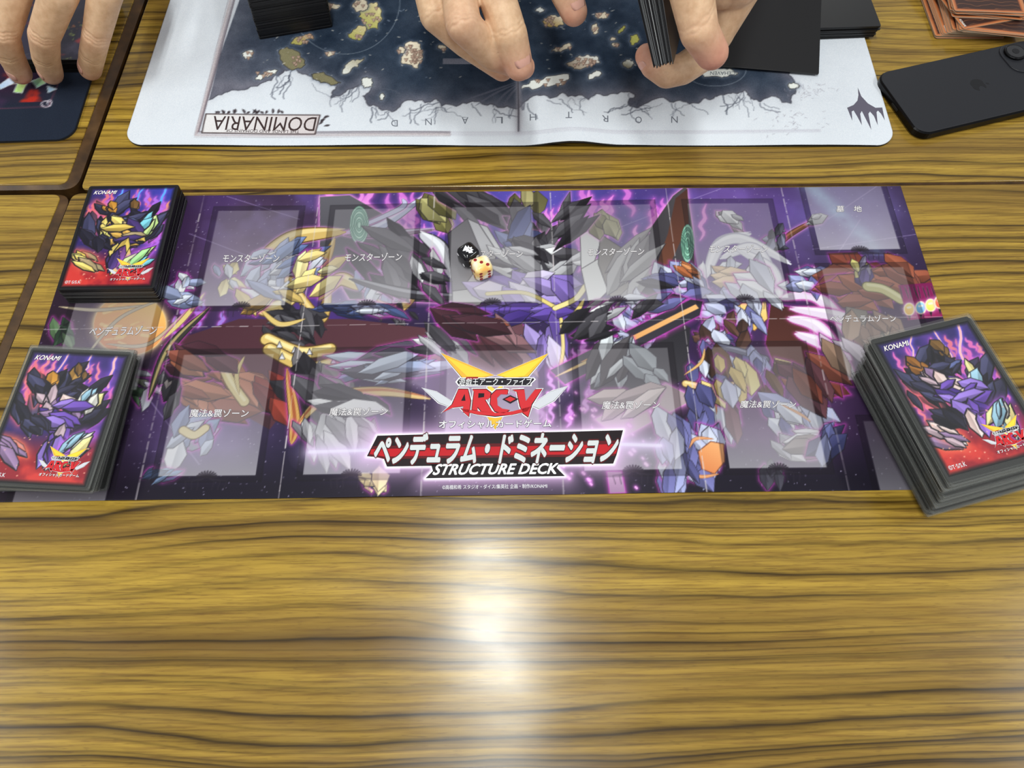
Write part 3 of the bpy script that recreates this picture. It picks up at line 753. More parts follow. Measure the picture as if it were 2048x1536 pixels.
# pale glow around the title block
LQ = lambda pts: [(700 + x / 3.4133, 640 + y / 3.4133) for x, y in pts]
TITLE = LQ([(190, 795), (1862, 758), (1818, 925), (1795, 985), (1425, 990), (1412, 1012), (1466, 1068), (518, 1088), (566, 1035), (560, 1003), (255, 1006), (232, 945), (118, 935)])
P = np.array(Q(*TITLE)); d = Canvas._dist(cv.X, cv.Y, P, True)
cv.mixmap(np.exp(-np.maximum(d, 0) / 0.0075) * 0.9, (232, 190, 236))
cv.mixmap(np.clip(1 - np.maximum(d, 0) / 0.0022, 0, 1), (250, 246, 252))
LOGO_GLOW = LQ([(430, 430), (620, 520), (660, 760), (1330, 760), (1360, 520), (1490, 440), (1400, 200), (1300, 300), (990, 380), (700, 290), (600, 220)])
d = Canvas._dist(cv.X, cv.Y, np.array(Q(*LOGO_GLOW)), True)
cv.mixmap(np.where(d < 0, 0.45, 0.45 * np.exp(-np.maximum(d, 0) / 0.005)), (226, 206, 236))
cv.stroke(Q((620, 905), (735, 902)), 0.002, (226, 224, 236), 0.45, glow=(214, 196, 230), gw=0.004)
cv.stroke(Q((1240, 890), (1320, 893)), 0.002, (226, 224, 236), 0.45, glow=(214, 196, 230), gw=0.004)
# worn fold lines
rs = np.random.RandomState(8)
for cx in CREASE_X:
    yy = -MH / 2
    while yy < MH / 2:
        L = rs.uniform(0.002, 0.012)
        cv.stroke([(cx + rs.uniform(-1, 1) * 1e-4, yy), (cx, yy + L)], rs.uniform(0.0003, 0.0009), (206, 198, 200), rs.uniform(0.35, 0.95)); yy += L + rs.uniform(0, 0.003)
xx = -MW / 2
while xx < MW / 2:
    L = rs.uniform(0.003, 0.016); cv.stroke([(xx, CREASE_Y), (xx + L, CREASE_Y)], rs.uniform(0.0003, 0.0007), (206, 198, 200), rs.uniform(0.2, 0.8)); xx += L + rs.uniform(0, 0.006)

PAPER = print_material('printed_coated_paper', rough=0.42, spec=0.22)
INK = print_material('flat_printing_ink', rough=0.42, spec=0.22)
mat_root = empty('paper_game_mat')
tag(mat_root, 'long folded paper game mat printed in violet with pale card fields and a red title', 'game mat')
link('printed_sheet', cv.mesh('printed_sheet', mat_z, skirt=0.0003), PAPER, mat_root)
CUTS = sorted(CREASE_X)

# emblem: swept gold wings, silver blades, red letters; drawn in its own frame, then set on the mat and on the card backs
def emblem(fl, T, base=0, small=False):
    t = lambda pts: [T(*p) for p in pts]
    W_, B_ = (246, 246, 248), (26, 22, 26)
    def framed(pts, col, lay, grow=9):
        c = np.mean(np.array(pts), 0)
        g = [tuple(np.array(p) + (np.array(p) - c) / (np.linalg.norm(np.array(p) - c) + 1e-6) * grow) for p in pts]
        fl.poly(t(g), W_, lay); fl.poly(t([tuple(np.array(p) + (np.array(p) - c) / (np.linalg.norm(np.array(p) - c) + 1e-6) * 3) for p in pts]), B_, lay + 1); fl.poly(t(pts), col, lay + 2)
    framed([(622, 234), (985, 384), (900, 404), (770, 404)], (232, 178, 66), base)
    framed([(1354, 234), (1000, 384), (1082, 404), (1214, 392)], (240, 190, 60), base)
    fl.poly(t([(660, 262), (960, 386), (900, 396), (800, 392)]), (246, 206, 70), base + 3)
    fl.poly(t([(1320, 262), (1020, 386), (1082, 396), (1190, 388)]), (250, 214, 70), base + 3)
    framed([(930, 655), (1048, 655), (992, 752)], (240, 186, 64), base)
    framed([(935, 440), (992, 480), (1048, 440), (1030, 500), (950, 500)], (244, 210, 90), base)
    framed([(498, 474), (600, 502), (690, 560), (760, 590), (700, 606), (610, 572)], (206, 208, 214), base)
    framed([(1482, 458), (1370, 494), (1290, 548), (1240, 590), (1290, 610), (1390, 556)], (206, 208, 214), base)
    fl.poly(t([(720, 432), (745, 402), (1255, 398), (1270, 412), (1240, 440), (1240, 458), (745, 462), (735, 450)]), W_, base + 3)
    fl.poly(t([(732, 432), (750, 407), (1250, 403), (1258, 412), (1232, 440), (1230, 452), (752, 456), (742, 447)]), (36, 34, 40), base + 4)
    fl.poly(t([(795, 398), (877, 397), (872, 413), (793, 414)]), (150, 34, 40), base + 5)
    fl.text('遊戯王アーク・ファイブ', t([(748, 406), (1246, 402), (1238, 452), (744, 456)]), (250, 250, 250), base + 6)
    RED = (206, 46, 52)
    A = [(742, 482), (806, 482), (824, 560), (812, 668), (772, 632), (774, 596), (706, 606), (632, 640), (700, 584)]
    Rr = [(838, 482), (930, 482), (962, 506), (956, 540), (922, 556), (968, 626), (990, 640), (900, 634), (872, 600), (872, 626), (834, 620), (848, 500)]
    Cc = [(1080, 486), (1060, 482), (1000, 486), (964, 520), (958, 580), (990, 630), (1050, 644), (1090, 620), (1040, 612), (1008, 590), (1004, 540), (1030, 514), (1074, 516)]
    Vv = [(1110, 484), (1190, 482), (1200, 560), (1262, 482), (1310, 478), (1240, 580), (1216, 668), (1180, 640), (1160, 590), (1140, 500)]
    arc = [(760, 612), (880, 630), (992, 640), (1110, 630), (1236, 596), (1210, 630), (1100, 654), (992, 662), (880, 654), (780, 632)]
    for g in (A, Rr, Cc, Vv, arc):
        c = np.mean(np.array(g), 0)
        grow = lambda k: [tuple(np.array(p) + (np.array(p) - c) / (np.linalg.norm(np.array(p) - c) + 1e-6) * k) for p in g]
        fl.poly(t(grow(13)), W_, base + 3); fl.poly(t(grow(6)), B_, base + 4)
    for g in (A, Rr, Cc, Vv, arc): fl.poly(t(g), RED, base + 5)
    fl.poly(t([(760, 560), (784, 512), (790, 560)]), B_, base + 6); fl.poly(t([(878, 508), (918, 508), (916, 534), (876, 540)]), B_, base + 6)
    fl.poly(t([(1056, 548), (1094, 530), (1132, 546), (1094, 566)]), RED, base + 6)
    fl.poly(t([(1040, 548), (1094, 520), (1150, 546), (1094, 578)]), B_, base + 5)
    q = t([(610, 694), (1370, 686), (1374, 738), (610, 748)])
    fl.text('オフィシャルカードゲーム', q, (30, 26, 30), base + 5, offset=0.045); fl.text('オフィシャルカードゲーム', q, (250, 250, 252), base + 6, offset=0.01)
fl = Flat()
T = lambda x, y: P2(700 + x / 3.4133, 640 + y / 3.4133)
emblem(fl, T)
fl.build('series_emblem', INK, mat_root, mat_z, cuts=CUTS)
# title block
fl = Flat()
fl.poly([T(*p) for p in [(190, 795), (1862, 758), (1818, 925), (1795, 985), (255, 1006), (232, 945), (118, 935)]], (28, 16, 20), 0)
fl.poly([T(*p) for p in [(160, 868), (1832, 828), (1814, 915), (1806, 932), (240, 955), (130, 930)]], (92, 14, 22), 1)
fl.poly([T(*p) for p in [(148, 888), (1828, 852), (1818, 905), (1812, 918), (236, 938), (138, 920)]], (186, 24, 34), 2)
TQ = [T(170, 792), T(1836, 766), T(1812, 972), T(172, 990)]
fl.text('ペンデュラム・ドミネーション', TQ, (120, 16, 24), 3, offset=0.08, shear=0.25)
fl.text('ペンデュラム・ドミネーション', TQ, (24, 20, 24), 4, offset=0.062, shear=0.25)
fl.text('ペンデュラム・ドミネーション', TQ, (208, 212, 212), 5, offset=0.042, shear=0.25)
fl.build('title_lettering', INK, mat_root, mat_z, cuts=CUTS)
fl = Flat()
fl.poly([T(*p) for p in [(556, 990), (1428, 978), (1410, 1012), (1466, 1068), (518, 1086), (568, 1036)]], (26, 18, 22), 0)
SQ = [T(590, 992), T(1420, 982), T(1406, 1052), T(566, 1062)]
fl.text('STRUCTURE DECK', SQ, (250, 250, 250), 1, offset=0.030, shear=0.12)
fl.build('subtitle_lettering', INK, mat_root, mat_z, cuts=CUTS)
fl = Flat()
fl.text('©高橋和希 スタジオ・ダイス/集英社 企画・制作/KONAMI', [T(632, 1132), T(1345, 1120), T(1346, 1150), T(632, 1162)], (224, 222, 226), 0, offset=0.008)
fl.build('copyright_line', INK, mat_root, mat_z, cuts=CUTS)
def field_text(s, quad, name='field_lettering'):
    fl = Flat(); q = [P2(*p) for p in quad]
    fl.text(s, q, (60, 54, 60), 0, offset=0.04, shear=0.1); fl.text(s, q, (214, 210, 212), 1, offset=0.014, shear=0.1)
    fl.build(name, INK, mat_root, mat_z, cuts=CUTS)
for x0, x1, y0, y1 in ((447, 560, 511, 527), (690, 805, 509, 525), (930, 1046, 503, 518), (1174, 1288, 499, 514), (1416, 1535, 493, 508)):
    field_text('モンスターゾーン', [(x0 + 2, y0), (x1, y0 - 1), (x1 - 1, y1 - 1), (x0, y1)])
for x0, x1, y0, y1 in ((382, 498, 820, 836), (660, 776, 817, 833), (1204, 1318, 804, 820), (1479, 1590, 803, 818)):
    field_text('魔法&罠ゾーン', [(x0, y0), (x1 + 1, y0), (x1, y1), (x0 - 1, y1)])
field_text('ペンデュラムゾーン', [(184, 656), (318, 654), (314, 672), (180, 674)]); field_text('ペンデュラムゾーン', [(1657, 632), (1788, 632), (1792, 645), (1660, 646)])
field_text('墓', [(1671, 413), (1687, 413), (1688, 425), (1672, 425)]); field_text('地', [(1706, 413), (1721, 413), (1723, 425), (1707, 425)])

# ------------------------------------------------------------------ cloth mats
RUBBER = material('black_rubber', (22, 22, 24), 0.8)
def rough_line(pts, amp, n, rg, closed=False):
    P = [np.array(p, float) for p in pts]
    if closed: P.append(P[0])
    for k in range(n):
        out = []
        for a, b in zip(P, P[1:]):
            d = b - a; L = np.hypot(*d); m = (a + b) / 2 + np.array([-d[1], d[0]]) / (L + 1e-9) * rg.uniform(-amp, amp) * L
            out += [a, m]
        P = out + [P[-1]]
    return P[:-1] if closed else P
def rubber_base(name, cvs, zfun, rr, th, parent):
    o = round_rect(cvs.x0, cvs.y0, cvs.x1, cvs.y1, rr, 10)
    # denser straight sides so that the rim follows the waves of the sheet
    d = []
    for a, b in zip(o, o[1:] + o[:1]):
        n = max(1, int(math.dist(a, b) / 0.012)); d += [(a[0] + (b[0] - a[0]) * k / n, a[1] + (b[1] - a[1]) * k / n) for k in range(n)]
    bm = bmesh.new(); A = np.array(d); z = zfun(A[:, 0], A[:, 1])
    up = [bm.verts.new((x, y, zz - 0.0003)) for (x, y), zz in zip(d, z)]; lo = [bm.verts.new((x * 1.0, y, zz - th)) for (x, y), zz in zip(d, z)]
    for i in range(len(d)): bm.faces.new((lo[i], lo[(i + 1) % len(d)], up[(i + 1) % len(d)], up[i]))
    return from_bm(name, bm, RUBBER, parent)

PM0 = Vector((-0.2948, 0.1722)); PMR = math.radians(-1.15); PMW, PMH, PMT = 0.6135, 0.356, 0.0024
def PL(x, y):                                       # photo pixel -> map-mat coordinates
    p = px(x, y, PMT); d = Vector((p.x - PM0.x, p.y - PM0.y)); c, s_ = math.cos(-PMR), math.sin(-PMR)
    return (d.x * c - d.y * s_, d.x * s_ + d.y * c)
QM = lambda *p: [PL(*q) for q in p]
def pm_z(u, v):
    u, v = np.asarray(u), np.asarray(v)
    b = np.where((u > 0.318) & (u < 0.398), 0.5 - 0.5 * np.cos((u - 0.318) / 0.08 * 2 * np.pi), 0)
    return PMT + 0.0042 * b * np.exp(-v / 0.10) + 0.0005 * np.exp(-v / 0.03) * np.sin(u * 37)
pm = Canvas(0, 0, PMW, PMH, 0.0008, (216, 221, 228))
rg = random.Random(12)
m1, m2 = pm.noise(20, 31, 5), pm.noise(60, 32, 4)
pm.mixmap((m2 - 0.5) * 0.5, (196, 201, 210))
coast = [(418, 200), (470, 180), (520, 168), (562, 148), (580, 138), (600, 146), (640, 164), (674, 172), (662, 196), (700, 178), (722, 168), (734, 155), (746, 164), (726, 192), (738, 212), (764, 221), (800, 214), (850, 206), (868, 199), (884, 212), (940, 204), (980, 208), (1002, 215), (1048, 204), (1100, 200), (1150, 198), (1200, 190), (1255, 184), (1270, 193), (1256, 206), (1282, 212), (1340, 204), (1392, 206), (1424, 198), (1452, 188), (1488, 181), (1498, 192), (1520, 204), (1582, 207), (1592, 180), (1578, 150)]
coastR = rough_line(coast, 0.22, 3, rg)
sea = coastR + [(1596, 110), (1588, -60), (1570, -330), (560, -330), (500, -60), (440, 110)]
SP = np.array(QM(*sea)); sd = Canvas._dist(pm.X, pm.Y, SP, True)
cd_ = Canvas._dist(pm.X, pm.Y, np.array(QM(*coastR)), False)
lm = np.array(QM((455, 100)))[0]; left = np.clip((pm.X - lm[0]) / 0.055, 0, 1)
inside = np.clip(0.5 - sd / pm.res, 0, 1)
tone = np.clip(np.exp(-cd_ / 0.012) * 0.9 + (1 - left) * 0.7 + (m1 - 0.5) * 0.5, 0, 1)[..., None]
seac = np.array((38, 50, 66)) * (1 - tone) + np.array((104, 104, 116)) * tone
seac = seac + (m2[..., None] - 0.5) * 40
pm.img = pm.img * (1 - inside[..., None]) + seac / 255 * inside[..., None]
pm.mixmap(np.clip(0.5 + (0.0005 - np.abs(cd_)) / pm.res, 0, 1) * 0.8, (56, 56, 64))
pm.mixmap(np.exp(-np.maximum(sd, 0) / 0.004) * (sd > 0) * 0.25, (150, 150, 160))
# cracked ice shelf below the shore
for i in range(78):
    x, y = rg.choice(coast[3:-3]); x += rg.uniform(-20, 20); p = [(x, y + 3)]; a = rg.uniform(0.9, 2.3)
    for k in range(rg.randint(2, 5)):
        a += rg.uniform(-0.8, 0.8); a = min(max(a, 0.2), 2.9); L = rg.uniform(7, 20); p.append((p[-1][0] + L * math.cos(a), p[-1][1] + L * math.sin(a) * 0.75))
    p = [q for q in p if q[1] < 252]
    if len(p) > 1: pm.stroke(QM(*rough_line(p, 0.2, 2, rg)), rg.uniform(0.0004, 0.0012), (92, 96, 108), rg.uniform(0.4, 0.9))
# generic islands
TAN, OLIVE, SNOW, GRN = (214, 202, 178), (128, 122, 92), (226, 228, 222), (170, 168, 88)
def island(x, y, rx, ry, col, ang=0.0, hills=0, col2=None):
    o = []
    for k in range(9):
        a = 2 * math.pi * k / 9; r = rg.uniform(0.7, 1.15); u, v = rx * r * math.cos(a), ry * r * math.sin(a)
        o.append((x + u * math.cos(ang) - v * math.sin(ang), y + u * math.sin(ang) + v * math.cos(ang)))
    pm.shape(QM(*rough_line(o, 0.25, 2, rg, True)), col, col2, 60, line=(50, 48, 48), lw=0.0007, glow=(120, 130, 146), gw=0.0012)
    for k in range(hills):
        u, v = x + rg.uniform(-0.7, 0.7) * rx * math.cos(ang), y + rg.uniform(-0.6, 0.6) * max(ry, rx * math.sin(abs(ang)))
        pm.shape(QM((u - 4, v - 2), (u, v + 5), (u + 4, v - 2)), (206, 182, 164), (160, 132, 114), 0, line=(104, 84, 74), lw=0.0004)
island(582, 118, 30, 20, OLIVE, 0.4, 6); island(650, 158, 34, 8, OLIVE, 0.25); island(530, 150, 26, 8, SNOW, -0.35, 5)
island(605, 78, 26, 9, GRN, -0.25, 8, (190, 150, 130)); island(742, 30, 26, 34, GRN, 0.3, 10, (220, 206, 160)); island(716, 66, 22, 15, GRN, -0.3, 4, (206, 190, 150))
island(722, 10, 18, 14, TAN, 0, 4); island(826, 108, 26, 28, TAN, 0.5, 26, (232, 220, 196)); island(803, 100, 8, 7, TAN, 0, 2); island(884, 95, 10, 6, TAN, 0, 2)
island(706, 130, 26, 9, SNOW, -0.6, 0, (170, 160, 130)); island(735, 165, 12, 12, SNOW); island(660, 108, 9, 5, TAN, 0, 2)
island(1108, 44, 26, 15, (190, 160, 90), -0.15, 9, (226, 216, 200)); island(1124, 98, 24, 6, TAN, -0.25, 2); island(1168, 126, 36, 14, (168, 150, 128), -0.3, 16, SNOW)
island(1095, 166, 50, 11, SNOW, -0.15, 8); island(1188, 152, 18, 6, SNOW, -0.5); island(1205, 32, 15, 8, TAN, 0, 4); island(1190, 58, 8, 12, TAN, 0, 2)
island(1242, 60, 12, 5, GRN, -0.8); island(1268, 78, 9, 12, GRN, 0.4); island(1256, 128, 13, 9, (130, 124, 100), 0, 0, SNOW); island(1226, 78, 6, 4, TAN); island(1230, 90, 8, 5, TAN, 0, 2)
island(1438, 145, 38, 10, SNOW, 0.02); island(1080, 20, 9, 6, SNOW); island(496, 110, 12, 9, SNOW, 0, 3); island(648, 12, 30, 10, TAN, 0, 6); island(1180, -30, 40, 20, TAN, 0, 8); island(900, -60, 60, 30, GRN, 0, 10)
island(764, 193, 5, 8, SNOW, 0.2); island(1585, 172, 12, 7, SNOW)
for i in range(150):
    x, y = rg.uniform(520, 1290), rg.uniform(-40, 160); r = rg.uniform(1, 3.5)
    pm.stroke(QM((x, y), (x + r, y + rg.uniform(-2, 2))), r * 0.0003, rg.choice([(190, 186, 176), (120, 132, 150), (206, 200, 190)]), 0.8)
pm.stroke(QM(*[(690 + 110 * math.cos(a), 0 + 108 * math.sin(a)) for a in np.linspace(0, 3.1, 40)]), 0.0006, (176, 186, 196), 0.5)
pm.stroke(QM(*[(1430 + 62 * math.cos(a), 140 + 32 * math.sin(a)) for a in np.linspace(0, 3.1, 30)]), 0.0006, (176, 186, 196), 0.5)
pm.shape(QM((886, 117), (952, 117), (951, 128), (886, 128)), (128, 130, 142), (112, 114, 126))
for k in range(4): pm.stroke(QM((889, 119.5 + 2.3 * k), (948, 119.5 + 2.3 * k)), 0.0004, (80, 82, 94), 0.8)
for k, (a, b) in enumerate((((930, 200), (1030, 165)), ((950, 212), (1032, 168)), ((985, 214), (1034, 170)), ((1005, 212), (1036, 172)), ((1040, 170), (1050, 200)))):
    pm.stroke(QM(*curve([a, ((a[0] + b[0]) / 2, b[1] + 18), b], 10)), 0.0022, (96, 98, 112), 0.7, taper=True)
pm.stroke(QM((1036, 160), (1037, 215), (1037, 262)), 0.0012, (70, 68, 76), 0.85, glow=(150, 146, 154), gw=0.002)  # dirty fold line, with its shadow painted into the same stroke
# ruled frame
for off, wd, col, al in ((0, 0.0016, (96, 84, 92), 0.8), (5, 0.0007, (120, 100, 104), 0.7), (10, 0.0022, (170, 150, 150), 0.55), (16, 0.0006, (130, 116, 120), 0.5)):
    pm.stroke(QM((398 - off * 0.55, 262 + off * 0.6), (474 - off * 0.8, -20)), wd, col, al)
    pm.stroke(QM((396 - off * 0.4, 264 + off * 0.7), (720, 264 + off * 0.6), (900, 264 + off * 0.5)), wd, col, al * 0.9)
    pm.stroke(QM((900, 264 + off * 0.5), (1240, 262 + off * 0.4), (1640, 260 + off * 0.3)), wd * 0.8, (176, 172, 184), al * 0.5)
for i in range(90):
    x, y = rg.gauss(1580, 30), rg.gauss(238, 12)
    if i % 2: x, y = rg.gauss(1620, 22), rg.gauss(182, 8)
    pm.stroke(QM((x, y), (x + rg.uniform(-7, 7), y + rg.uniform(-5, 5))), 0.0005, (150, 146, 156), 0.6)
# plaque
pm.shape(QM((412, 228), (640, 230), (630, 268), (404, 266)), (224, 222, 222), (206, 196, 196), 0, line=(70, 56, 56), lw=0.0012)
for i in range(26):
    x = rg.uniform(430, 600); a = rg.uniform(-2.6, -0.5); L = rg.uniform(6, 15); y = 227
    if i > 19: x, y, a = rg.uniform(636, 650), rg.uniform(232, 262), rg.uniform(-1, 1)
    pm.stroke(QM((x, y), (x + L * 0.5 * math.cos(a) + 1, y + L * 0.4 * math.sin(a)), (x + L * math.cos(a), y + L * 0.8 * math.sin(a))), 0.0022, (58, 50, 54), 0.9, taper=True)
CLOTH = print_material('printed_cloth', rough=0.9, spec=0.1, fibre=0.25)
CLOTHINK = print_material('cloth_ink', rough=0.9, spec=0.1)
pm_root = empty('cloth_map_mat', (PM0.x, PM0.y, 0), PMR)
tag(pm_root, 'white cloth play mat printed with a dark blue sea chart, seen upside down', 'play mat')
link('printed_cloth', pm.mesh('printed_cloth', pm_z, skirt=0.0006, rr=0.016), CLOTH, pm_root)
rubber_base('rubber_base', pm, pm_z, 0.016, PMT - 0.0001, pm_root)
fl = Flat()
q = QM((628, 262), (422, 260), (428, 232), (634, 234))
fl.text('DOMINARIA', q, (64, 50, 50), 0)
fl.text('THE LANDS AND DOMAINS OF', QM((598, 266), (452, 264), (453, 258), (599, 260)), (70, 56, 58), 0)
fl.build('plaque_lettering', CLOTHINK, pm_root, pm_z)
for ch, x, y in zip('NORTHLAND', (1349, 1277, 1210, 1137, 1066, 999, 930, 857, 789), (239, 240, 239, 236, 235, 240, 241, 244, 247)):
    fl = Flat(); w_ = 6.5
    fl.text(ch, QM((x + w_, y + 6.5), (x - w_, y + 6.5), (x - w_, y - 6.5), (x + w_, y - 6.5)), (112, 116, 126), 0)
    fl.build('region_letter', CLOTHINK, pm_root, pm_z)
fl = Flat(); fl.text('ICEHAVEN', QM((1473, 150), (1420, 150), (1421, 143), (1472, 143)), (96, 104, 116), 0)
fl.build('town_lettering', CLOTHINK, pm_root, pm_z)
fl = Flat()
EM = [(528, 800), (560, 880), (620, 945), (690, 985), (752, 982), (776, 1100), (742, 1040), (712, 1010), (700, 1025), (711, 1145), (676, 1060), (640, 1020), (625, 1040), (652, 1186), (600, 1085), (565, 1015), (550, 1040), (566, 1145), (520, 1060), (490, 1010), (472, 1020), (478, 1105), (430, 986), (490, 960), (525, 920), (534, 870)]
fl.poly(QM(*[(1600 + x / 4.571, y / 4.571) for x, y in EM]), (98, 94, 108), 0)
fl.build('flame_emblem', CLOTHINK, pm_root, pm_z)

# dark mat at the left
nm = Canvas(-0.62, 0.0, 0.0, 0.36, 0.0012, (33, 40, 54))
NM0 = Vector((-0.3376, 0.1795)); NMR = math.radians(1.2)
def NLp(x, y):
    p = px(x, y, 0.0022); d = Vector((p.x - NM0.x, p.y - NM0.y)); c, s_ = math.cos(-NMR), math.sin(-NMR)
    return (d.x * c - d.y * s_, d.x * s_ + d.y * c)
QN = lambda *p: [NLp(*q) for q in p]
art = QN((-700, 225), (98, 214), (124, 150), (180, -200), (-700, -200))
g1 = nm.noise(28, 51, 4); sd = Canvas._dist(nm.X, nm.Y, np.array(art), True)
nm.mixmap(np.clip(-sd / 0.02, 0, 1) * 0.9, (46, 30, 50)); nm.mixmap(np.clip((g1 - 0.5) * 5, 0, 1) * (sd < 0), (74, 44, 78))
nm.mixmap(np.clip((nm.noise(40, 52) - 0.6) * 8, 0, 1) * (sd < -0.006), (176, 46, 34))
nm.stroke(QN((-300, 228), (98, 213), (122, 150), (150, 60)), 0.0006, (150, 70, 90), 0.8)
nm.stroke(QN((-20, 172), (25, 168), (60, 164), (95, 150)), 0.0012, (190, 176, 160), 0.9)
for pts, c0, c1 in (([(-4, 172), (18, 156), (28, 166), (2, 178)], (170, 196, 226), (206, 216, 236)), ([(36, 166), (54, 166), (44, 186), (28, 184)], (170, 220, 130), (222, 236, 150)),
                    ([(64, 162), (84, 154), (92, 166), (74, 175)], (150, 210, 180), (196, 226, 160)), ([(95, 172), (113, 178), (97, 185)], (150, 190, 220), (190, 214, 236))):
    nm.shape(QN(*pts), c0, c1, 40, line=(210, 220, 220), lw=0.0006)
nm.stroke(QN(*[(92 + 9 * math.cos(a), 208 + 6 * math.sin(a)) for a in np.linspace(0.6, 5.6, 20)]), 0.0011, (206, 196, 206), 0.9)
nm.stroke(QN(*[(99 + 4 * math.cos(a), 206 + 6 * math.sin(a)) for a in np.linspace(2.6, 8.2, 20)]), 0.0010, (206, 196, 206), 0.9)
nz0 = lambda u, v: 0.0022 + 0 * np.asarray(u)
nm_root = empty('cloth_dark_mat', (NM0.x, NM0.y, 0), NMR)
tag(nm_root, 'dark navy cloth play mat with foil patches at the far left corner', 'play mat')
link('printed_cloth', nm.mesh('printed_cloth', nz0, skirt=0.0006, rr=0.014), CLOTH, nm_root)
rubber_base('rubber_base', nm, nz0, 0.014, 0.0021, nm_root)

# ------------------------------------------------------------------ cards
def card_mesh(name, w_, h_, t_, mats, r=0.0016):
    """thin rounded card, origin in the middle of its underside; slot 0 faces, slot 1 rim"""
    bm = bmesh.new(); prism(bm, round_rect(-w_ / 2, -h_ / 2, w_ / 2, h_ / 2, r, 3), 0.0, t_)
    bmesh.ops.recalc_face_normals(bm, faces=bm.faces)
    for f in bm.faces: f.material_index = 0 if abs(f.normal.z) > 0.5 else 1
    me = bpy.data.meshes.new(name); bm.to_mesh(me); bm.free()
    for m in mats: me.materials.append(m)
    return me
def varied(name, stops, rough, spec=0.5):
    m = material(name, rough=rough, spec=spec); t = NT(m); r = t.n('ShaderNodeObjectInfo').outputs['Random']
    t.l(t.ramp(r, stops), t.b.inputs['Base Color']); return m
BLACKS = material('black_sleeve', (20, 19, 21), 0.42, spec=0.4)
RIM = varied('sleeve_rim', ((0.0, (10, 10, 11)), (0.6, (22, 22, 23)), (0.80, (52, 52, 54)), (1.0, (180, 182, 180))), 0.4)
RIMB = varied('black_sleeve_rim', ((0.0, (10, 10, 11)), (0.7, (22, 22, 24)), (1.0, (48, 48, 50))), 0.45)
def clear_material():
    m = material('clear_sleeve', (150, 152, 148), 0.2, spec=0.6); m.node_tree.nodes['Principled BSDF'].inputs['Alpha'].default_value = 0.07
    return m
CLEAR = clear_material()
CLEARRIM = varied('clear_sleeve_rim', ((0.0, (8, 8, 9)), (0.6, (20, 21, 21)), (0.82, (52, 54, 54)), (0.93, (110, 112, 110)), (1.0, (220, 222, 220))), 0.25, 0.7)

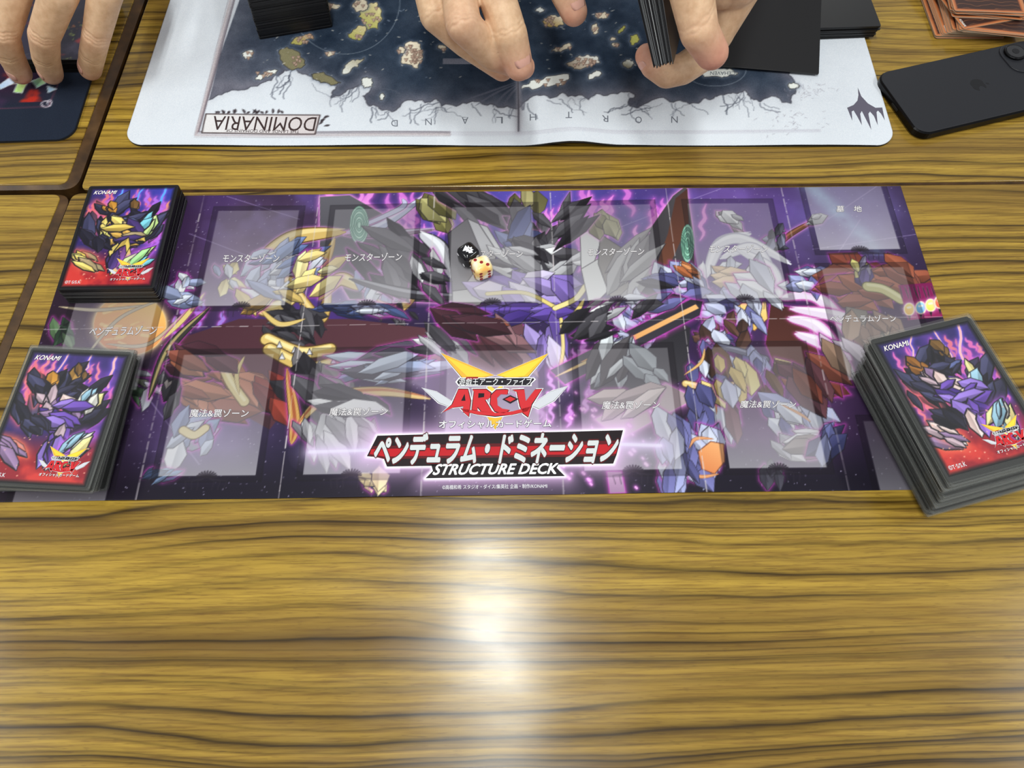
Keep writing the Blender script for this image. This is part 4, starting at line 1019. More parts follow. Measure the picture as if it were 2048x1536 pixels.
CU = 0.01 * 0.0665            # a hundredth of the card width
def card_art(holo, seed):
    """abstract shard burst in the colours of the photographed sleeves"""
    w_, h_ = 0.0635, 0.0885
    ca = Canvas(-w_ / 2, -h_ / 2, w_ / 2, h_ / 2, 0.00042, (50, 40, 104))
    U = lambda x, y: ((x / 100 - 0.5) * w_, (0.5 - y / 139.4) * h_)
    QC = lambda *p: [U(*q) for q in p]
    n = ca.noise(60, seed, 4); v = 0.5 - ca.Y / h_
    ca.mixmap((n - 0.45) * 2.5, (92, 58, 150)); ca.mixmap(np.clip((v - 0.62) * 5, 0, 1), (150, 30, 44)); ca.mixmap(np.clip((v - 0.6) * 4, 0, 1) * np.clip((n - 0.45) * 5, 0, 1), (214, 60, 54))
    if holo: ca.mixmap(np.clip(ca.X / w_ + 0.25 - (v - 0.4), 0, 1) * 0.5, (40, 70, 200))  # blue part of the holographic sheen, painted into the colour
    rg = random.Random(seed)
    kk = 0.000635
    for i in range(44):
        flame(ca, QC, rg.uniform(4, 96), rg.uniform(28, 92), rg.uniform(14, 30), rg.uniform(2.2, 4.5), rg.choice([(246, 130, 120), (240, 120, 180), (250, 150, 140)] if not holo else [(246, 130, 110), (250, 170, 100), (180, 120, 240)]), rg, rg.uniform(-0.3, 0.3), kk)
    for x in (38, 62, 88):
        p = [(x, 2)]
        for k in range(5): p.append((p[-1][0] + rg.uniform(-6, 3), p[-1][1] + 7))
        ca.stroke(QC(*p), 1.6 * kk if x < 80 else 2.6 * kk, (96, 176, 250) if holo else (250, 190, 190), 0.95, glow=(120, 100, 240), gw=1.5 * kk)
    D_ = [(34, 32, 48), (50, 48, 72), (26, 24, 36), (66, 66, 100)]
    if holo: L1, L2, L3 = [(236, 200, 96), (250, 222, 120), (170, 150, 110)], [(170, 230, 150), (206, 236, 150), (120, 200, 220)], [(120, 70, 140), (70, 50, 110), (216, 170, 80)]  # gold and green of the holographic sheen, painted into the shards
    else: L1, L2, L3 = [(196, 170, 180), (236, 206, 200), (150, 120, 160)], [(220, 216, 206), (236, 220, 150), (150, 190, 210)], [(110, 76, 176), (150, 120, 210), (70, 46, 130)]
    B = lambda *a, **k: cluster(ca, QC, *a, kk=kk, **k)
    B(20, 55, 16, 26, 10, D_, 34, 10, 60, 20, seed + 1, glow=(240, 110, 120)); B(84, 60, 12, 26, 9, D_, 34, 10, -60, 20, seed + 2, glow=(200, 100, 220))
    B(46, 36, 14, 16, 7, D_, 30, 10, -60, 22, seed + 3); B(30, 32, 7, 7, 4, [(200, 140, 50), (150, 96, 40)], 16, 9, 60, 20, seed + 4); B(58, 22, 6, 6, 3, [(170, 126, 60), (120, 86, 44)], 15, 8, 80, 15, seed + 5)
    B(58, 44, 14, 10, 9, D_ + [(90, 100, 150)], 20, 7, 20, 70, seed + 6); B(36, 56, 9, 12, 7, L1, 22, 8, 65, 25, seed + 7); B(74, 54, 8, 13, 7, L2, 22, 8, -75, 20, seed + 8)
    B(54, 66, 18, 11, 12, L1 + L3, 26, 9, 15, 50, seed + 9); B(54, 80, 14, 8, 7, L3, 26, 9, 10, 30, seed + 10); B(54, 98, 9, 14, 9, L3 + L1[:2], 28, 10, 85, 16, seed + 11)
    B(18, 106, 13, 10, 9, L1, 26, 7, 40, 16, seed + 12, glow=(240, 120, 90)); B(80, 102, 11, 12, 9, L2, 26, 7, -55, 16, seed + 13, glow=(190, 100, 230)); B(32, 84, 8, 10, 5, D_, 22, 9, 50, 30, seed + 14)
    for i in range(40):
        x, y = rg.uniform(5, 95), rg.uniform(90, 134); ca.stroke(QC((x, y), (x + 0.4, y)), rg.uniform(0.5, 1.3) * kk, (255, 190, 160), 0.85)
    # dark vignette printed as the sleeve's border
    d = np.minimum(w_ / 2 - np.abs(ca.X), h_ / 2 - np.abs(ca.Y)); ca.mixmap(np.clip(1 - (d - 0.0004) / 0.0026, 0, 1), (16, 15, 20))
    return ca
FOIL = print_material('foil_sleeve_print', rough=0.3, spec=0.4, foil=0.25)
GLOSSPRINT = print_material('sleeve_print', rough=0.3, spec=0.35)
def top_card(obj, t_, holo, seed):
    z0 = lambda u, v: t_ + 0.00004 + 0 * np.asarray(u)
    ca = card_art(holo, seed)
    link('printed_face', ca.mesh('printed_face', z0), FOIL if holo else GLOSSPRINT, obj)
    w_, h_ = 0.0635, 0.0885
    U = lambda x, y: ((x / 100 - 0.5) * w_, (0.5 - y / 139.4) * h_)
    fl = Flat(); q = [U(6, 5), U(32, 5), U(31.4, 10.2), U(5.4, 10.2)]
    fl.text('KONAMI', q, (60, 24, 30), 0, offset=0.05, shear=0.2); fl.text('KONAMI', q, (250, 244, 240), 1, offset=0.012, shear=0.2)
    fl.build('maker_lettering', INK, obj, z0, step=6.5e-5)
    fl = Flat(); fl.text('©T·S/S.K', [U(4, 130), U(21, 130), U(21, 134), U(4, 134)], (220, 220, 224), 0, offset=0.01)
    fl.build('copyright_lettering', INK, obj, z0, step=6.5e-5)
    fl = Flat(); emblem(fl, lambda x, y: U(47 + (x - 490) / 1000 * 50, 101 + (y - 230) / 530 * 31))
    fl.build('series_emblem', INK, obj, z0, step=6.5e-5)

def deck(n, base, top, rot0, rot1, w_, h_, t_, z0, group, label, mats, jit, sleeve=None, seed=0, name='sleeved_card', cat='card', gap=1.0):
    """n single cards; centre and turn run from base to top; every card is a thing of its own"""
    rg = random.Random(seed); me = card_mesh(name, w_, h_, t_, mats); sm = None
    if sleeve: sm = card_mesh('outer_sleeve', w_ + sleeve, h_ + sleeve, 0.00014, [CLEAR, CLEARRIM], 0.0008)
    z = z0; out = []; wx = wy = 0.0
    pitch = t_ + (0.00016 if sleeve else 0)
    for i in range(n):
        f = i / (n - 1)
        j = jit if i < n - 1 else 0
        if sleeve and i % 6 == 0: wx, wy = rg.gauss(0, 0.0007), rg.gauss(0, 0.0007)
        if i == n - 1: wx = wy = 0
        x = wx + base[0] + (top[0] - base[0]) * f + rg.gauss(0, j); y = wy + base[1] + (top[1] - base[1]) * f + rg.gauss(0, j)
        o = link(name, me, None); o.location = (x, y, z); o.rotation_euler = (0, 0, math.radians(rot0 + (rot1 - rot0) * f + rg.gauss(0, j * 400)))
        tag(o, label, cat, group)
        if sm:
            s_ = link('outer_sleeve', sm, None, o); s_.location = (rg.uniform(-2, 2) * 1e-4, 0.0006, t_ + 0.00001)
        z += pitch * (gap if not sleeve else gap * (1.7 if rg.random() < 0.14 else 0.9)); out.append(o)
    return out, z
# neat deck at the upper left of the game mat
d1, _ = deck(38, (-0.2668, 0.0700, 0), (-0.2657, 0.0705, 0), -0.6, 0.0, 0.0668, 0.0915, 0.00044, 0.0012, 'cards of the neat upper left deck',
             'black-bordered sleeved card inside the neat stack at the upper left of the game mat', [BLACKS, RIM], 0.00022, seed=1)
d1[-1]['label'] = 'shiny gold-tinted top card of the neat deck beside the table junction'
top_card(d1[-1], 0.00044, True, 70)
# double-sleeved deck at the lower left
d2, _ = deck(36, (-0.2755, -0.0668, 0), (-0.2685, -0.0725, 0), -0.4, -4.0, 0.0660, 0.0905, 0.00048, 0.0012, 'cards of the lower left deck',
             'double-sleeved card inside the leaning stack at the lower left of the game mat', [BLACKS, RIM], 0.00045, sleeve=0.0034, seed=2)
d2[-1]['label'] = 'purple and red top card of the leaning lower left deck'
top_card(d2[-1], 0.00048, False, 90)
# thick double-sleeved deck at the right
d3, _ = deck(60, (0.2850, -0.0835, 0), (0.2776, -0.0755, 0), 14.4, 14.0, 0.0664, 0.0945, 0.00048, 0.0012, 'cards of the thick right deck',
             'double-sleeved card inside the thick turned stack at the right end of the game mat', [BLACKS, RIM], 0.00055, sleeve=0.0034, seed=3, gap=1.08)
d3[-1]['label'] = 'purple and red top card of the thick turned deck at right'
top_card(d3[-1], 0.00048, False, 120)
# tall black stack on the map mat
d4, _ = deck(62, (-0.1819, 0.3425, 0), (-0.1800, 0.3425, 0), 13.2, 13.6, 0.0634, 0.0900, 0.00062, 0.0026, 'cards of the tall black stack',
             'plain black sleeved card in the tall stack beyond the map plaque', [BLACKS, RIMB], 0.0003, seed=4)
# low black pile at the right rim of the map mat
d5, z5 = deck(17, (0.2950, 0.3268, 0), (0.2962, 0.3268, 0), 1.8, 1.2, 0.0660, 0.0905, 0.00062, 0.0031, 'cards of the low black pile',
              'plain black sleeved card in the low pile at the right rim of the map mat', [BLACKS, RIMB], 0.0005, seed=5)
# flat black board leaning on that pile
bm = bmesh.new(); slab(bm, round_rect(-0.088, 0.0, 0.0, 0.100, 0.0012, 3), 0.0, 0.0011, 0.0003, 2)
bd = from_bm('black_board', bm, BLACKS)
p = px(1637, 150, 0.0042); bd.location = p; bd.rotation_euler = (math.radians(13.2), 0, math.radians(-8.0))
tag(bd, 'flat black rectangular board propped on the low black pile, beside the thumb', 'board')
# dark deck under the fingers on the navy mat
d6, z6 = deck(20, (-0.3720, 0.3010, 0), (-0.3728, 0.3010, 0), -1.0, -1.5, 0.0660, 0.0905, 0.00060, 0.0026, 'cards of the deck under the fingers',
              'dark sleeved card in the stack gripped by fingers on the navy mat', [BLACKS, RIMB], 0.0004, seed=6)
ca = Canvas(-0.032, -0.0445, 0.032, 0.0445, 0.001, (44, 40, 58)); nn = ca.noise(70, 77, 4)
ca.mixmap((nn - 0.45) * 3, (74, 70, 88)); ca.mixmap((ca.noise(90, 78) - 0.66) * 5, (130, 50, 54)); ca.mixmap((ca.noise(120, 79) - 0.74) * 9, (150, 170, 90)); ca.mixmap((ca.noise(100, 80) - 0.74) * 9, (220, 130, 70))
d6[-1]['label'] = 'dark foil top card showing between the gripping fingers'
link('printed_face', ca.mesh('printed_face', lambda u, v: 0.00066 + 0 * np.asarray(u)), FOIL, d6[-1])

# loose brown-backed cards at the top right
def brown_back():
    m = material('brown_card_back', (150, 96, 60), 0.45); t = NT(m); s_ = t.n('ShaderNodeSeparateXYZ'); t.l(t.coord(), s_.inputs[0])
    ax = t.math('SUBTRACT', 0.0295, t.math('ABSOLUTE', s_.outputs[0])); ay = t.math('SUBTRACT', 0.043, t.math('ABSOLUTE', s_.outputs[1]))
    d = t.math('MULTIPLY', t.math('MINIMUM', ax, ay), 200.0)
    w_ = t.noise(t.coord(), 120, 4); ring = t.math('ADD', d, t.math('MULTIPLY', w_, 0.12))
    c = t.ramp(ring, ((0.0, (176, 128, 92)), (0.28, (196, 118, 70)), (0.55, (150, 84, 48)), (0.72, (66, 34, 24)), (1.0, (54, 30, 24))))
    sw = t.n('ShaderNodeTexWave'); sw.wave_type = 'RINGS'; sw.inputs['Scale'].default_value = 60; sw.inputs['Distortion'].default_value = 6; t.l(t.coord(), sw.inputs[0])
    c2 = t.mix(t.ramp(sw.outputs[0], ((0.9, (0, 0, 0)), (1.0, (150, 150, 150)))), c, rgb(170, 110, 70))
    c = t.mix(t.ramp(ring, ((0.74, (0, 0, 0)), (0.8, (255, 255, 255)))), c, c2)
    t.l(c, t.b.inputs['Base Color']); return m
BBACK = brown_back(); STOCK = varied('card_stock_rim', ((0.0, (150, 136, 116)), (0.5, (196, 184, 164)), (1.0, (122, 104, 84))), 0.7)
lm_ = card_mesh('loose_card', 0.059, 0.086, 0.00042, [BBACK, STOCK], 0.002)
rg = random.Random(44); zc = 0.0003; loose = []
def loose_card(x, y, rot, gap=1.0):
    global zc
    o = link('loose_card', lm_, None); o.location = (x, y, zc); o.rotation_euler = (0, 0, math.radians(rot)); zc += 0.00044 * gap
    tag(o, 'brown-backed card in the untidy loose pile beyond the phone', 'card', 'loose brown-backed cards'); loose.append(o)
    return o
def by_corner(cx, cy, rot, w_=0.059, h_=0.086):           # place by the lower left corner
    a = math.radians(rot); return (cx + w_ / 2 * math.cos(a) - h_ / 2 * math.sin(a), cy + w_ / 2 * math.sin(a) + h_ / 2 * math.cos(a))
for i in range(6): loose_card(*by_corner(0.3825 + rg.uniform(0, 0.0015), 0.2825 + rg.uniform(-1, 1) * 0.0008, -1.0 + rg.uniform(-0.6, 0.6)), -1.0 + rg.uniform(-0.8, 0.8))
for i in range(5): loose_card(*by_corner(0.3860 + 0.0006 * i, 0.2826, -1.5), -1.5 + rg.uniform(-0.6, 0.6))
k1 = loose[-1]
for i in range(9): loose_card(*by_corner(0.3905 + 0.0004 * i + rg.uniform(-4, 4) * 1e-4, 0.2818, -4.0), -4.0 + rg.uniform(-1.2, 1.2))
for i in range(7): loose_card(*by_corner(0.3985 + rg.uniform(-1, 1) * 0.002, 0.2790 + rg.uniform(-1, 1) * 0.0008, -9.0), -9.0 + rg.uniform(-3, 3))
k2 = loose_card(*by_corner(0.3995, 0.2780, 13.0), 13.0)
for i in range(13): loose_card(*by_corner(0.3950 + rg.uniform(-1, 1) * 0.0035, 0.2950 + rg.uniform(-1, 1) * 0.002, -6.0), -6.0 + rg.uniform(-5, 5))
k1['label'] = 'brown-backed card low in the loose pile with white lettering along its left edge'
k2['label'] = 'brown-backed card turned askew, its lettered corner jutting from the loose pile'
loose[-1]['label'] = 'topmost brown-backed card of the untidy loose pile'
for o, q in ((k1, [(-0.0262, -0.0330), (-0.0262, -0.0410), (-0.0278, -0.0410), (-0.0278, -0.0330)]), (k2, [(-0.0255, -0.0310), (-0.0255, -0.0400), (-0.0275, -0.0400), (-0.0275, -0.0310)])):
    fl = Flat(); fl.text('KONAMI', q, (236, 230, 222), 0, offset=0.02); fl.build('maker_lettering', INK, o, lambda u, v: 0.00043 + 0 * np.asarray(u), step=2e-5)

# ------------------------------------------------------------------ phone
ph = empty('smartphone', (0.3966, 0.2179, 0), math.radians(15.3)); tag(ph, 'matt black smartphone lying face down beside the loose cards', 'phone')
def phone_back():
    m = material('matt_black_glass', (30, 31, 36), 0.45, spec=0.35); t = NT(m)
    t.l(t.ramp(t.noise(t.coord(), 2200, 2), ((0.3, (27, 28, 33)), (0.7, (35, 36, 41)))), t.b.inputs['Base Color']); return m
PB = phone_back(); PF = material('black_anodised_frame', (22, 22, 24), 0.3, 0.75); LENS = material('lens_glass', (6, 6, 8), 0.04, spec=0.8, coat=0.6); PLOGO = material('gloss_black_logo', (15, 15, 18), 0.16, spec=0.5)
body = round_rect(-0.0736, -0.0358, 0.0736, 0.0358, 0.0115, 8)
def shrink(o, d):
    c = np.array(o); e = np.roll(c, -1, 0) - np.roll(c, 1, 0); e /= np.linalg.norm(e, axis=1)[:, None]
    return [tuple(p) for p in c - np.stack([e[:, 1], -e[:, 0]], 1) * d]
bm = bmesh.new(); rings = [(0.0012, 0.0003), (0.0, 0.0016), (0.0, 0.0064), (0.0009, 0.0075)]
vs = [[bm.verts.new((x, y, z)) for x, y in shrink(body, d)] for d, z in rings]
bm.faces.new(vs[0][::-1]); bm.faces.new(vs[-1])
for a, b in zip(vs, vs[1:]):
    for i in range(len(a)): bm.faces.new((a[i], a[(i + 1) % len(a)], b[(i + 1) % len(a)], b[i]))
from_bm('frame', bm, PF, ph)
bm = bmesh.new(); slab(bm, shrink(body, 0.0011), 0.0070, 0.0078, 0.0004, 2); from_bm('back_panel', bm, PB, ph)
def disc(r, cx, cy, n=28): return [(cx + r * math.cos(2 * math.pi * k / n), cy + r * math.sin(2 * math.pi * k / n)) for k in range(n)]
bm = bmesh.new(); slab(bm, round_rect(0.036, 0.001, 0.0715, 0.0345, 0.011, 6), 0.0076, 0.0088, 0.0008, 3); from_bm('camera_plateau', bm, PB, ph)
for cx, cy in ((0.0478, 0.0232), (0.0610, 0.0110)):
    bm = bmesh.new(); slab(bm, disc(0.0088, cx, cy), 0.0086, 0.0106, 0.0008, 3); ln = from_bm('camera_lens', bm, PF, ph)
    bm = bmesh.new(); slab(bm, disc(0.0072, cx, cy), 0.0104, 0.0108, 0.0002, 2); from_bm('lens_glass', bm, LENS, ln)
    bm = bmesh.new(); slab(bm, disc(0.0030, cx, cy, 16), 0.01075, 0.0110, 0.0001, 1); from_bm('lens_pupil', bm, PLOGO, ln)
# logo: round fruit outline with a notch and a leaf, stem towards the lens end
lg = []
for k in range(40):
    a = 2 * math.pi * k / 40; r = 0.0066 * (1 - 0.10 * math.cos(2 * a) * 0.5 - 0.16 * math.exp(-(min(a, 2 * math.pi - a) / 0.35) ** 2) - 0.08 * math.exp(-((a - math.pi) / 0.35) ** 2))
    x, y = r * math.cos(a), r * math.sin(a) * 0.95
    if y < -0.0031 and abs(x - 0.0012) < 0.0026: y = -0.0031 + (0.0026 - abs(x - 0.0012)) * 0.7
    lg.append((x, y))
bm = bmesh.new(); prism(bm, lg, 0.0077, 0.00784); lo = from_bm('logo', bm, PLOGO, ph)
bm = bmesh.new(); prism(bm, [(0.0066, 0.0), (0.0074, -0.0014), (0.0092, -0.0020), (0.0090, -0.0004), (0.0080, 0.0004)], 0.0077, 0.00784); from_bm('logo_leaf', bm, PLOGO, lo)
bm = bmesh.new(); slab(bm, round_rect(-0.0045, -0.0012, 0.0045, 0.0012, 0.0012, 4), 0.0, 0.0002, 0.0001, 1)
o = from_bm('charging_port', bm, material('port_hole', (4, 4, 5), 0.6), ph); o.rotation_euler = (math.radians(90), 0, math.radians(-90)); o.location = (-0.0737, 0, 0.0040)
bm = bmesh.new(); slab(bm, round_rect(-0.0075, -0.0014, 0.0075, 0.0014, 0.0013, 4), 0.0, 0.0005, 0.0002, 2)
o = from_bm('side_button', bm, PF, ph); o.rotation_euler = (math.radians(90), 0, 0); o.location = (0.032, -0.0357, 0.0040)

# ------------------------------------------------------------------ dice
def die_body(mat, parent, s=0.0136, bev=0.0036):
    bm = bmesh.new(); bmesh.ops.create_cube(bm, size=s)
    bmesh.ops.bevel(bm, geom=bm.edges[:] + bm.verts[:], offset=bev, segments=5, profile=0.5, affect='EDGES')
    for v in bm.verts:
        v.co = v.co.lerp(v.co.normalized() * min(v.co.length, 0.0098), 1.0)
        v.co.z += s / 2
    return from_bm('body', bm, mat, parent, True)
def pip(parent, mat, face, u, v, s=0.0136, r=0.00125, name='pip'):
    """shallow round dot on a face: 'top', 'front' (-y), 'left' (-x), 'right' (+x)"""
    bm = bmesh.new(); n = 14
    c = bm.verts.new((0, 0, 0.00012)); ring = [bm.verts.new((r * math.cos(2 * math.pi * k / n), r * math.sin(2 * math.pi * k / n), 0.00004)) for k in range(n)]
    for k in range(n): bm.faces.new((c, ring[k], ring[(k + 1) % n]))
    o = from_bm(name, bm, mat, parent)
    h = s / 2 + 0.00005
    loc, rot = {'top': ((u, v, s + 0.00005), (0, 0, 0)), 'front': ((u, -h, s / 2 + v), (math.pi / 2, 0, 0)), 'left': ((-h, -u, s / 2 + v), (math.pi / 2, 0, -math.pi / 2)), 'right': ((h, u, s / 2 + v), (math.pi / 2, 0, math.pi / 2))}[face]
    o.location = loc; o.rotation_euler = rot
    return o
def zmat(p): return float(mat_z(np.array([p.x]), np.array([p.y]))[0])
DB = material('gloss_black_plastic', (14, 14, 18), 0.12, spec=0.6); DW = material('white_paint', (238, 238, 240), 0.4); DR = material('red_paint', (150, 24, 24), 0.4)
def marble():
    m = material('orange_marbled_plastic', (250, 220, 170), 0.2, spec=0.5, sss=0.15); t = NT(m)
    n = t.noise(t.coord(), 75, 3, 0.5); t.l(t.ramp(n, ((0.32, (255, 176, 84)), (0.45, (255, 222, 140)), (0.58, (255, 246, 226)), (0.75, (255, 214, 170)))), t.b.inputs['Base Color']); return m
p = px(936, 500, 0.0142); r_ = empty('black_die', (p.x, p.y, zmat(p)), math.radians(38)); tag(r_, 'glossy black die with white spiky emblem on top', 'die', 'two dice on the game mat')
die_body(DB, r_)
for u, v in ((-0.0031, 0.0031), (0.0031, -0.0031)): pip(r_, DW, 'left', u, v)
pip(r_, DW, 'front', -0.0031, 0.0031); pip(r_, DW, 'front', 0.0031, 0.0031); pip(r_, DW, 'front', 0.0031, -0.0031); pip(r_, DW, 'front', -0.0031, -0.0031)
em = [(650, 262), (705, 318), (722, 265), (755, 318), (822, 305), (810, 350), (862, 380), (815, 400), (852, 450), (790, 462), (735, 465), (725, 425), (660, 435), (680, 400), (578, 412)]
fl = Flat(); inv = r_.matrix_basis.inverted()
def de(x, y):
    q = px(880 + x / 12.8, 470 + y / 12.8, zmat(p) + 0.0136); q = inv @ q; return (q.x, q.y)
fl.poly([de(*q) for q in em], (240, 240, 242), 0); fl.poly([de(*q) for q in ((718, 338), (738, 342), (782, 378), (764, 386))], (20, 20, 24), 1)
fl.build('emblem', INK, r_, lambda u, v: 0.01363 + 0 * np.asarray(u), step=2e-5)
p2 = px(963, 526, 0.0142); r2_ = empty('marbled_die', (p2.x, p2.y, zmat(p2)), math.radians(21)); tag(r2_, 'orange and white marbled die with red pips, showing three', 'die', 'two dice on the game mat')
die_body(marble(), r2_)
for u, v in ((-0.0034, 0.0034), (0, 0), (0.0034, -0.0034)): pip(r2_, DR, 'top', u, v)
for u in (-0.0031, 0.0031):
    for v in (-0.0031, 0, 0.0031): pip(r2_, DR, 'front', u, v)
for u, v in ((-0.0031, 0.0031), (0.0031, 0.0031), (0, 0), (-0.0031, -0.0031), (0.0031, -0.0031)): pip(r2_, DR, 'left', u, v)

# ------------------------------------------------------------------ hands
def skin_material():
    m = material('skin', (216, 174, 140), 0.5, spec=0.35, sss=0.12); t = NT(m)
    a = t.n('ShaderNodeVertexColor', layer_name='flush')
    sep = t.n('ShaderNodeSeparateColor'); t.l(a.outputs[0], sep.inputs[0])
    n = t.noise(t.coord(), 160, 4, 0.6)
    base = t.ramp(n, ((0.3, (204, 164, 128)), (0.7, (226, 190, 154))))
    c = t.mix(sep.outputs[0], base, rgb(220, 142, 130)); t.l(c, t.b.inputs['Base Color'])
    t.bump(t.noise(t.coord(), 1300, 3, 0.6), 0.18, 0.0005)
    return m
SKIN = skin_material(); NAIL = material('fingernail', (224, 172, 154), 0.3, spec=0.5)
def tube(bm, p0, r0, p1, r1, n=16):
    d = p1 - p0
    if d.length < 1e-6: return
    q = d.to_track_quat('Z', 'Y').to_matrix()
    A, B_ = [], []
    for k in range(n):
        a = 2 * math.pi * k / n; u = q @ Vector((math.cos(a), math.sin(a), 0))
        A.append(bm.verts.new(p0 + u * r0)); B_.append(bm.verts.new(p1 + u * r1))
    bm.faces.new(A[::-1]); bm.faces.new(B_)
    for k in range(n): bm.faces.new((A[k], A[(k + 1) % n], B_[(k + 1) % n], B_[k]))
def ball(bm, p, r, sq=(1, 1, 1)):
    bmesh.ops.create_uvsphere(bm, u_segments=16, v_segments=10, radius=r, matrix=Matrix.Translation(p) @ Matrix.Diagonal((*sq, 1)))
def make_hand(name, chains, label, flush, creases, nails, voxel=0.0010, smooth=10):
    """chains: lists of (point, radius); everything is fused into one continuous skin"""
    bm = bmesh.new()
    for ch in chains:
        for (p, r), (q, s_) in zip(ch, ch[1:]): tube(bm, p, r, q, s_)
        for p, r in ch: ball(bm, p, r)
    me = bpy.data.meshes.new(name); bm.to_mesh(me); bm.free()
    o = link(name, me, None)
    md = o.modifiers.new('fuse', 'REMESH'); md.mode = 'VOXEL'; md.voxel_size = voxel
    sm = o.modifiers.new('soften', 'SMOOTH'); sm.factor = 0.5; sm.iterations = smooth
    dg = bpy.context.evaluated_depsgraph_get(); ev = o.evaluated_get(dg)
    nm_ = bpy.data.meshes.new_from_object(ev); bpy.data.objects.remove(o); bpy.data.meshes.remove(me)
    n = len(nm_.vertices); co = np.zeros(n * 3); nm_.vertices.foreach_get('co', co); co = co.reshape(-1, 3)
    no = np.zeros(n * 3); nm_.vertices.foreach_get('normal', no); no = no.reshape(-1, 3)
    for p, ax, r, depth, wd, cnt in creases:                       # knuckle folds
        ax = np.array(ax.normalized()); d = co - np.array(p); along = d @ ax; rad = np.linalg.norm(d - along[:, None] * ax, axis=1); dist = np.linalg.norm(d, axis=1)
        for k in range(cnt):
            off = (k - (cnt - 1) / 2) * 0.0026
            g = np.exp(-((along - off + 0.0005 * np.sin(d[:, 0] * 900 + k)) / wd) ** 2) * np.clip(1.6 - dist / r, 0, 1)
            co -= no * (g * depth)[:, None]
    nm_.vertices.foreach_set('co', co.ravel())
    fl_ = np.zeros(n)
    for p, r, s_ in flush: fl_ = np.maximum(fl_, s_ * np.exp(-(np.linalg.norm(co - np.array(p), axis=1) / r) ** 2))
    at = nm_.color_attributes.new('flush', 'FLOAT_COLOR', 'POINT'); at.data.foreach_set('color', np.stack([fl_, fl_, fl_, np.ones(n)], 1).ravel())
    nm_.materials.clear(); nm_.name = name
    h = link(name, nm_, SKIN, smooth=True); tag(h, label, 'hand')
    for p, along, out, L, Wd, R_ in nails:                         # curved nail plates
        along = along.normalized(); out = (out - along * out.dot(along)).normalized(); side = along.cross(out)
        bm = bmesh.new(); G = []
        for i in range(7):
            row = []
            for j in range(7):
                u, v = i / 6 - 0.5, (j / 6 - 0.5); wq = math.sqrt(max(0.06, 1 - (abs(u) * 1.9) ** 2.6))
                a = v * Wd * wq / R_
                row.append(bm.verts.new(p + along * (u * L) + side * (R_ * math.sin(a)) + out * (R_ * (math.cos(a) - 1) - 0.0010 * (2 * u) ** 2 * (1 if u > 0 else 0.3))))
            G.append(row)
        for i in range(6):
            for j in range(6): bm.faces.new((G[i][j], G[i + 1][j], G[i + 1][j + 1], G[i][j + 1]))
        nl = from_bm('fingernail', bm, NAIL, h, True); sol = nl.modifiers.new('thick', 'SOLIDIFY'); sol.thickness = 0.0004; sol.offset = 0
    return h
def V(x, y, z): return px(x, y, z)
def chain(*a): return [(V(x, y, z), r) for x, y, z, r in a]
def nail_at(ch, out, L=0.011, Wd=0.0125, back=0.004, lift=0.00035):
    """nail plate near the tip of a finger chain, facing 'out'"""
    (p, r), (q, s_) = ch[-2], ch[-1]
    al = (q - p).normalized(); o = (out - al * out.dot(al)).normalized()
    return (q - al * back + o * (s_ + lift), al, o, L, Wd, s_ * 1.05)

# hand gripping the deck on the navy mat (upper left)
a1 = chain((72, -120, .082, .0135), (30, -20, .080, .0122), (8, 68, .055, .0108), (22, 112, .034, .0100), (40, 146, .016, .0090))
a2 = chain((165, -120, .085, .0138), (118, -10, .086, .0125), (88, 72, .058, .0110), (92, 116, .034, .0102), (102, 146, .016, .0092))
a3 = chain((245, -110, .080, .0130), (210, -10, .080, .0118), (192, 74, .052, .0100), (184, 112, .032, .0096), (180, 138, .016, .0090))
back = [[(V(70, -115, .082), .0145), (V(160, -190, .090), .020)], [(V(160, -120, .085), .0145), (V(180, -200, .092), .021)], [(V(240, -110, .080), .0140), (V(210, -200, .090), .020)],
        [(V(160, -190, .090), .020), (V(210, -200, .090), .020)], [(V(185, -200, .090), .024), (Vector((-0.40, 0.52, 0.115)), .027), (Vector((-0.42, 0.72, 0.16)), .038)]]
out = Vector((0.0, -0.45, 0.9))
cr = []
for ch in (a1, a2, a3):
    ax = ch[3][0] - ch[2][0]; cr.append((ch[2][0] + Vector((0, -0.6, 0.8)) * 0.008, ax, 0.010, 0.0007, 0.0007, 3))
    cr.append((ch[3][0] + Vector((0, -0.8, 0.6)) * 0.008, ch[4][0] - ch[3][0], 0.008, 0.0005, 0.0006, 2))
make_hand('hand', [a1, a2, a3] + back, 'hand reaching down with three fingers gripping a deck on the navy mat', [(c[-1][0], 0.010, 0.55) for c in (a1, a2, a3)] + [(c[2][0], 0.010, 0.3) for c in (a1, a2, a3)],
          cr, [nail_at(a2, out, back=0.004, L=0.0095), nail_at(a3, out, back=0.004, L=0.0095), nail_at(a1, out, back=0.004, L=0.0095)])

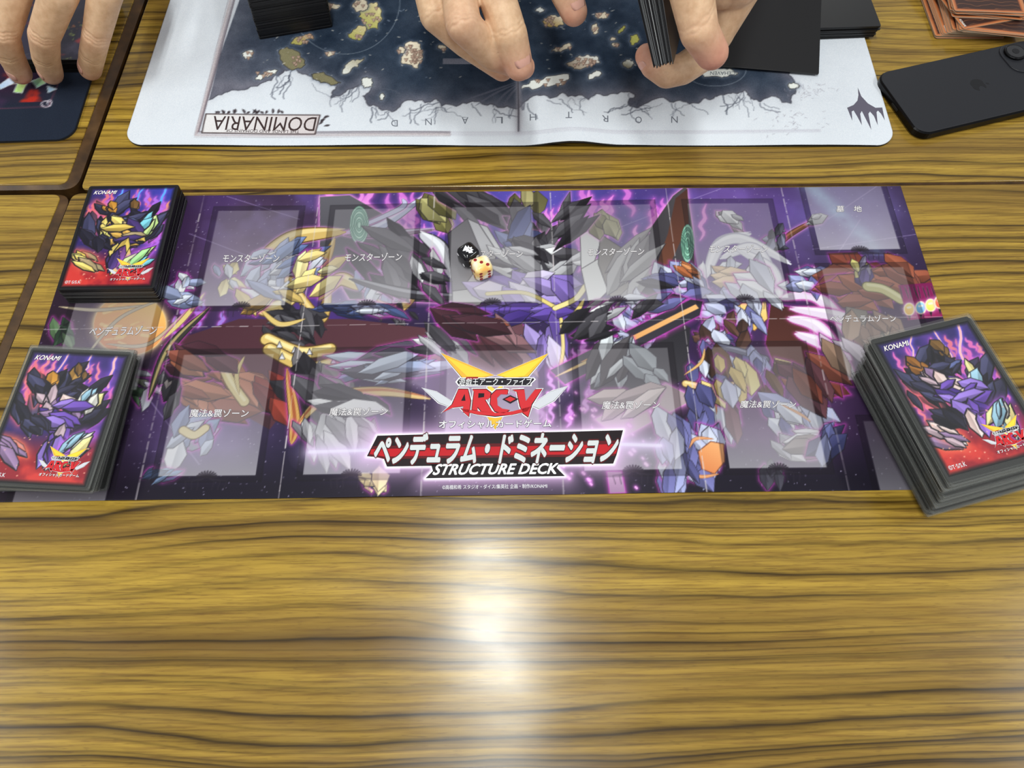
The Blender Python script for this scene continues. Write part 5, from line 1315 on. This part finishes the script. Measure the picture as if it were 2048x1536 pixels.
# open hand hovering over the chart (middle)
b1 = chain((965, -150, .118, .0130), (992, -10, .112, .0128), (1020, 72, .098, .0122), (1038, 132, .080, .0100))
b2 = chain((900, -150, .122, .0128), (926, 48, .110, .0120), (985, 110, .084, .0104), (1046, 134, .066, .0088))
b3 = chain((830, -150, .118, .0122), (872, 30, .100, .0116), (930, 84, .080, .0102), (1004, 138, .062, .0086))
b4 = chain((1075, -170, .110, .0130), (1112, -60, .100, .0120), (1135, -8, .092, .0112), (1148, 24, .084, .0098))
palm = [[(V(965, -140, .118), .0150), (V(930, -260, .122), .020)], [(V(900, -140, .122), .0155), (V(920, -260, .124), .022)], [(V(830, -140, .118), .0145), (V(890, -260, .120), .020)],
        [(V(1075, -170, .110), .0150), (V(950, -280, .118), .020)], [(V(920, -265, .120), .026), (Vector((-0.06, 0.48, 0.13)), .028), (Vector((-0.10, 0.72, 0.17)), .040)],
        [(V(865, -240, .120), .020), (V(975, -250, .120), .020)]]
cr = [(b1[2][0] + Vector((0, -.5, .85)) * .010, b1[3][0] - b1[2][0], 0.012, 0.0005, 0.0007, 2), (b2[1][0] + Vector((0, -.5, .85)) * .010, b2[2][0] - b2[0][0], 0.014, 0.0006, 0.0008, 3),
      (b3[1][0] + Vector((0, -.5, .85)) * .010, b3[2][0] - b3[0][0], 0.013, 0.0005, 0.0008, 3)]
make_hand('hand', [b1, b2, b3, b4] + palm, 'open hand with fingers stretched down over the middle of the sea chart', [(b1[3][0], 0.013, 0.7), (b2[3][0], 0.011, 0.7), (b3[3][0], 0.010, 0.5), (b4[3][0], 0.013, 0.7), (b2[1][0], 0.012, 0.35)],
          cr, [nail_at(b1, Vector((0.35, -0.55, 0.75)), L=0.0125, Wd=0.014, back=0.006), nail_at(b4, Vector((0.4, -0.5, 0.75)), L=0.012, Wd=0.013, back=0.005), nail_at(b2, Vector((0.5, -0.5, 0.6)), L=0.010, Wd=0.011, back=0.004)])

# cards held on edge and the hand around them
HC0, HC1 = V(1299, -6, .125), V(1326, 132, .088)                   # far and near end of the upper long edges
ln = (HC1 - HC0).normalized(); LEN = 0.0885
dn = (Vector((0.43, 0.10, -1)) - ln * Vector((0.43, 0.10, -1)).dot(ln)).normalized(); nr = dn.cross(ln).normalized()
if nr.x < 0: nr = -nr
hm = card_mesh('held_card', 0.0630, LEN, 0.00046, [BLACKS, RIM]); hm.materials[1] = varied('held_card_rim', ((0.0, (12, 12, 13)), (0.4, (26, 26, 28)), (0.6, (120, 124, 126)), (0.8, (40, 40, 42)), (1.0, (226, 230, 230))), 0.25, 0.6)
rg = random.Random(9); NH = 22
for i in range(NH):
    f = (i - (NH - 1) / 2) / (NH - 1)
    fan = f * 0.030                                                # the stack opens a little towards the far end
    l2 = (ln - nr * fan * 2.0).normalized(); d2_ = (dn - l2 * dn.dot(l2)).normalized(); n2_ = l2.cross(d2_); n2_ = n2_ if n2_.x > 0 else -n2_
    near = HC1 + nr * (f * 0.0125) + ln * rg.uniform(-1, 1) * 0.0010 + dn * rg.uniform(-1, 1) * 0.0006
    c = near - l2 * LEN / 2 + d2_ * 0.0315
    xa = -d2_; ya = n2_.cross(xa)
    o = link('held_card', hm, None); m4 = Matrix.Identity(4)
    for k in range(3): m4[k][0], m4[k][1], m4[k][2], m4[k][3] = xa[k], ya[k], n2_[k], c[k]
    o.matrix_world = m4
    tag(o, 'sleeved card held on edge in the right-hand bunch above the chart', 'card', 'cards held on edge in one hand')
c1 = chain((1420, -150, .150, .0160), (1382, -20, .138, .0138), (1398, 62, .122, .0122), (1424, 106, .108, .0106))     # thumb along the cards
c2 = chain((1450, -20, .085, .0140), (1436, 66, .068, .0122), (1404, 112, .060, .0116), (1366, 138, .056, .0112), (1334, 146, .056, .0108), (1308, 130, .060, .0100), (1294, 112, .064, .0088))   # finger wrapped round the near end
def under(s, r):                                                   # finger curled under the lower edges, s behind the near end
    q = lambda d, n_: HC1 - ln * s + dn * (0.063 + d) + nr * n_
    return [(q(-0.008, 0.040), r * 1.2), (q(0.010, 0.030), r * 1.1), (q(0.015, 0.012), r), (q(0.015, -0.004), r * 0.86)]
c3, c4, c5 = under(0.024, .0108), under(0.046, .0106), under(0.067, .0094)
palm = [[(V(1420, -140, .150), .0170), (V(1470, -40, .105), .0190)], [(V(1458, -10, .088), .0160), (V(1480, -160, .110), .0230)], [c3[0], (V(1485, -160, .112), .0200)], [c4[0], (V(1490, -200, .115), .0210)], [c5[0], (V(1490, -230, .118), .0210)],
        [(V(1420, -150, .148), .0170), (V(1490, -220, .125), .0240)], [(V(1435, 70, .070), .0115), (V(1478, -40, .100), .0190)], [(V(1490, -220, .120), .026), (Vector((0.26, 0.52, 0.14)), .028), (Vector((0.27, 0.75, 0.18)), .040)]]
make_hand('hand', [c1, c2, c3, c4, c5] + palm, 'hand holding a bunch of sleeved cards on edge, thumb along their side', [(c1[3][0], 0.016, 0.85), (c1[2][0], 0.010, 0.35), (c2[6][0], 0.013, 0.8), (c2[5][0], 0.010, 0.3)],
          [(c1[2][0] + Vector((-0.2, -.4, .9)) * .010, c1[3][0] - c1[2][0], 0.012, 0.0004, 0.0008, 2)], [nail_at(c2, Vector((-0.9, 0.1, 0.3)), L=0.010, Wd=0.011)])
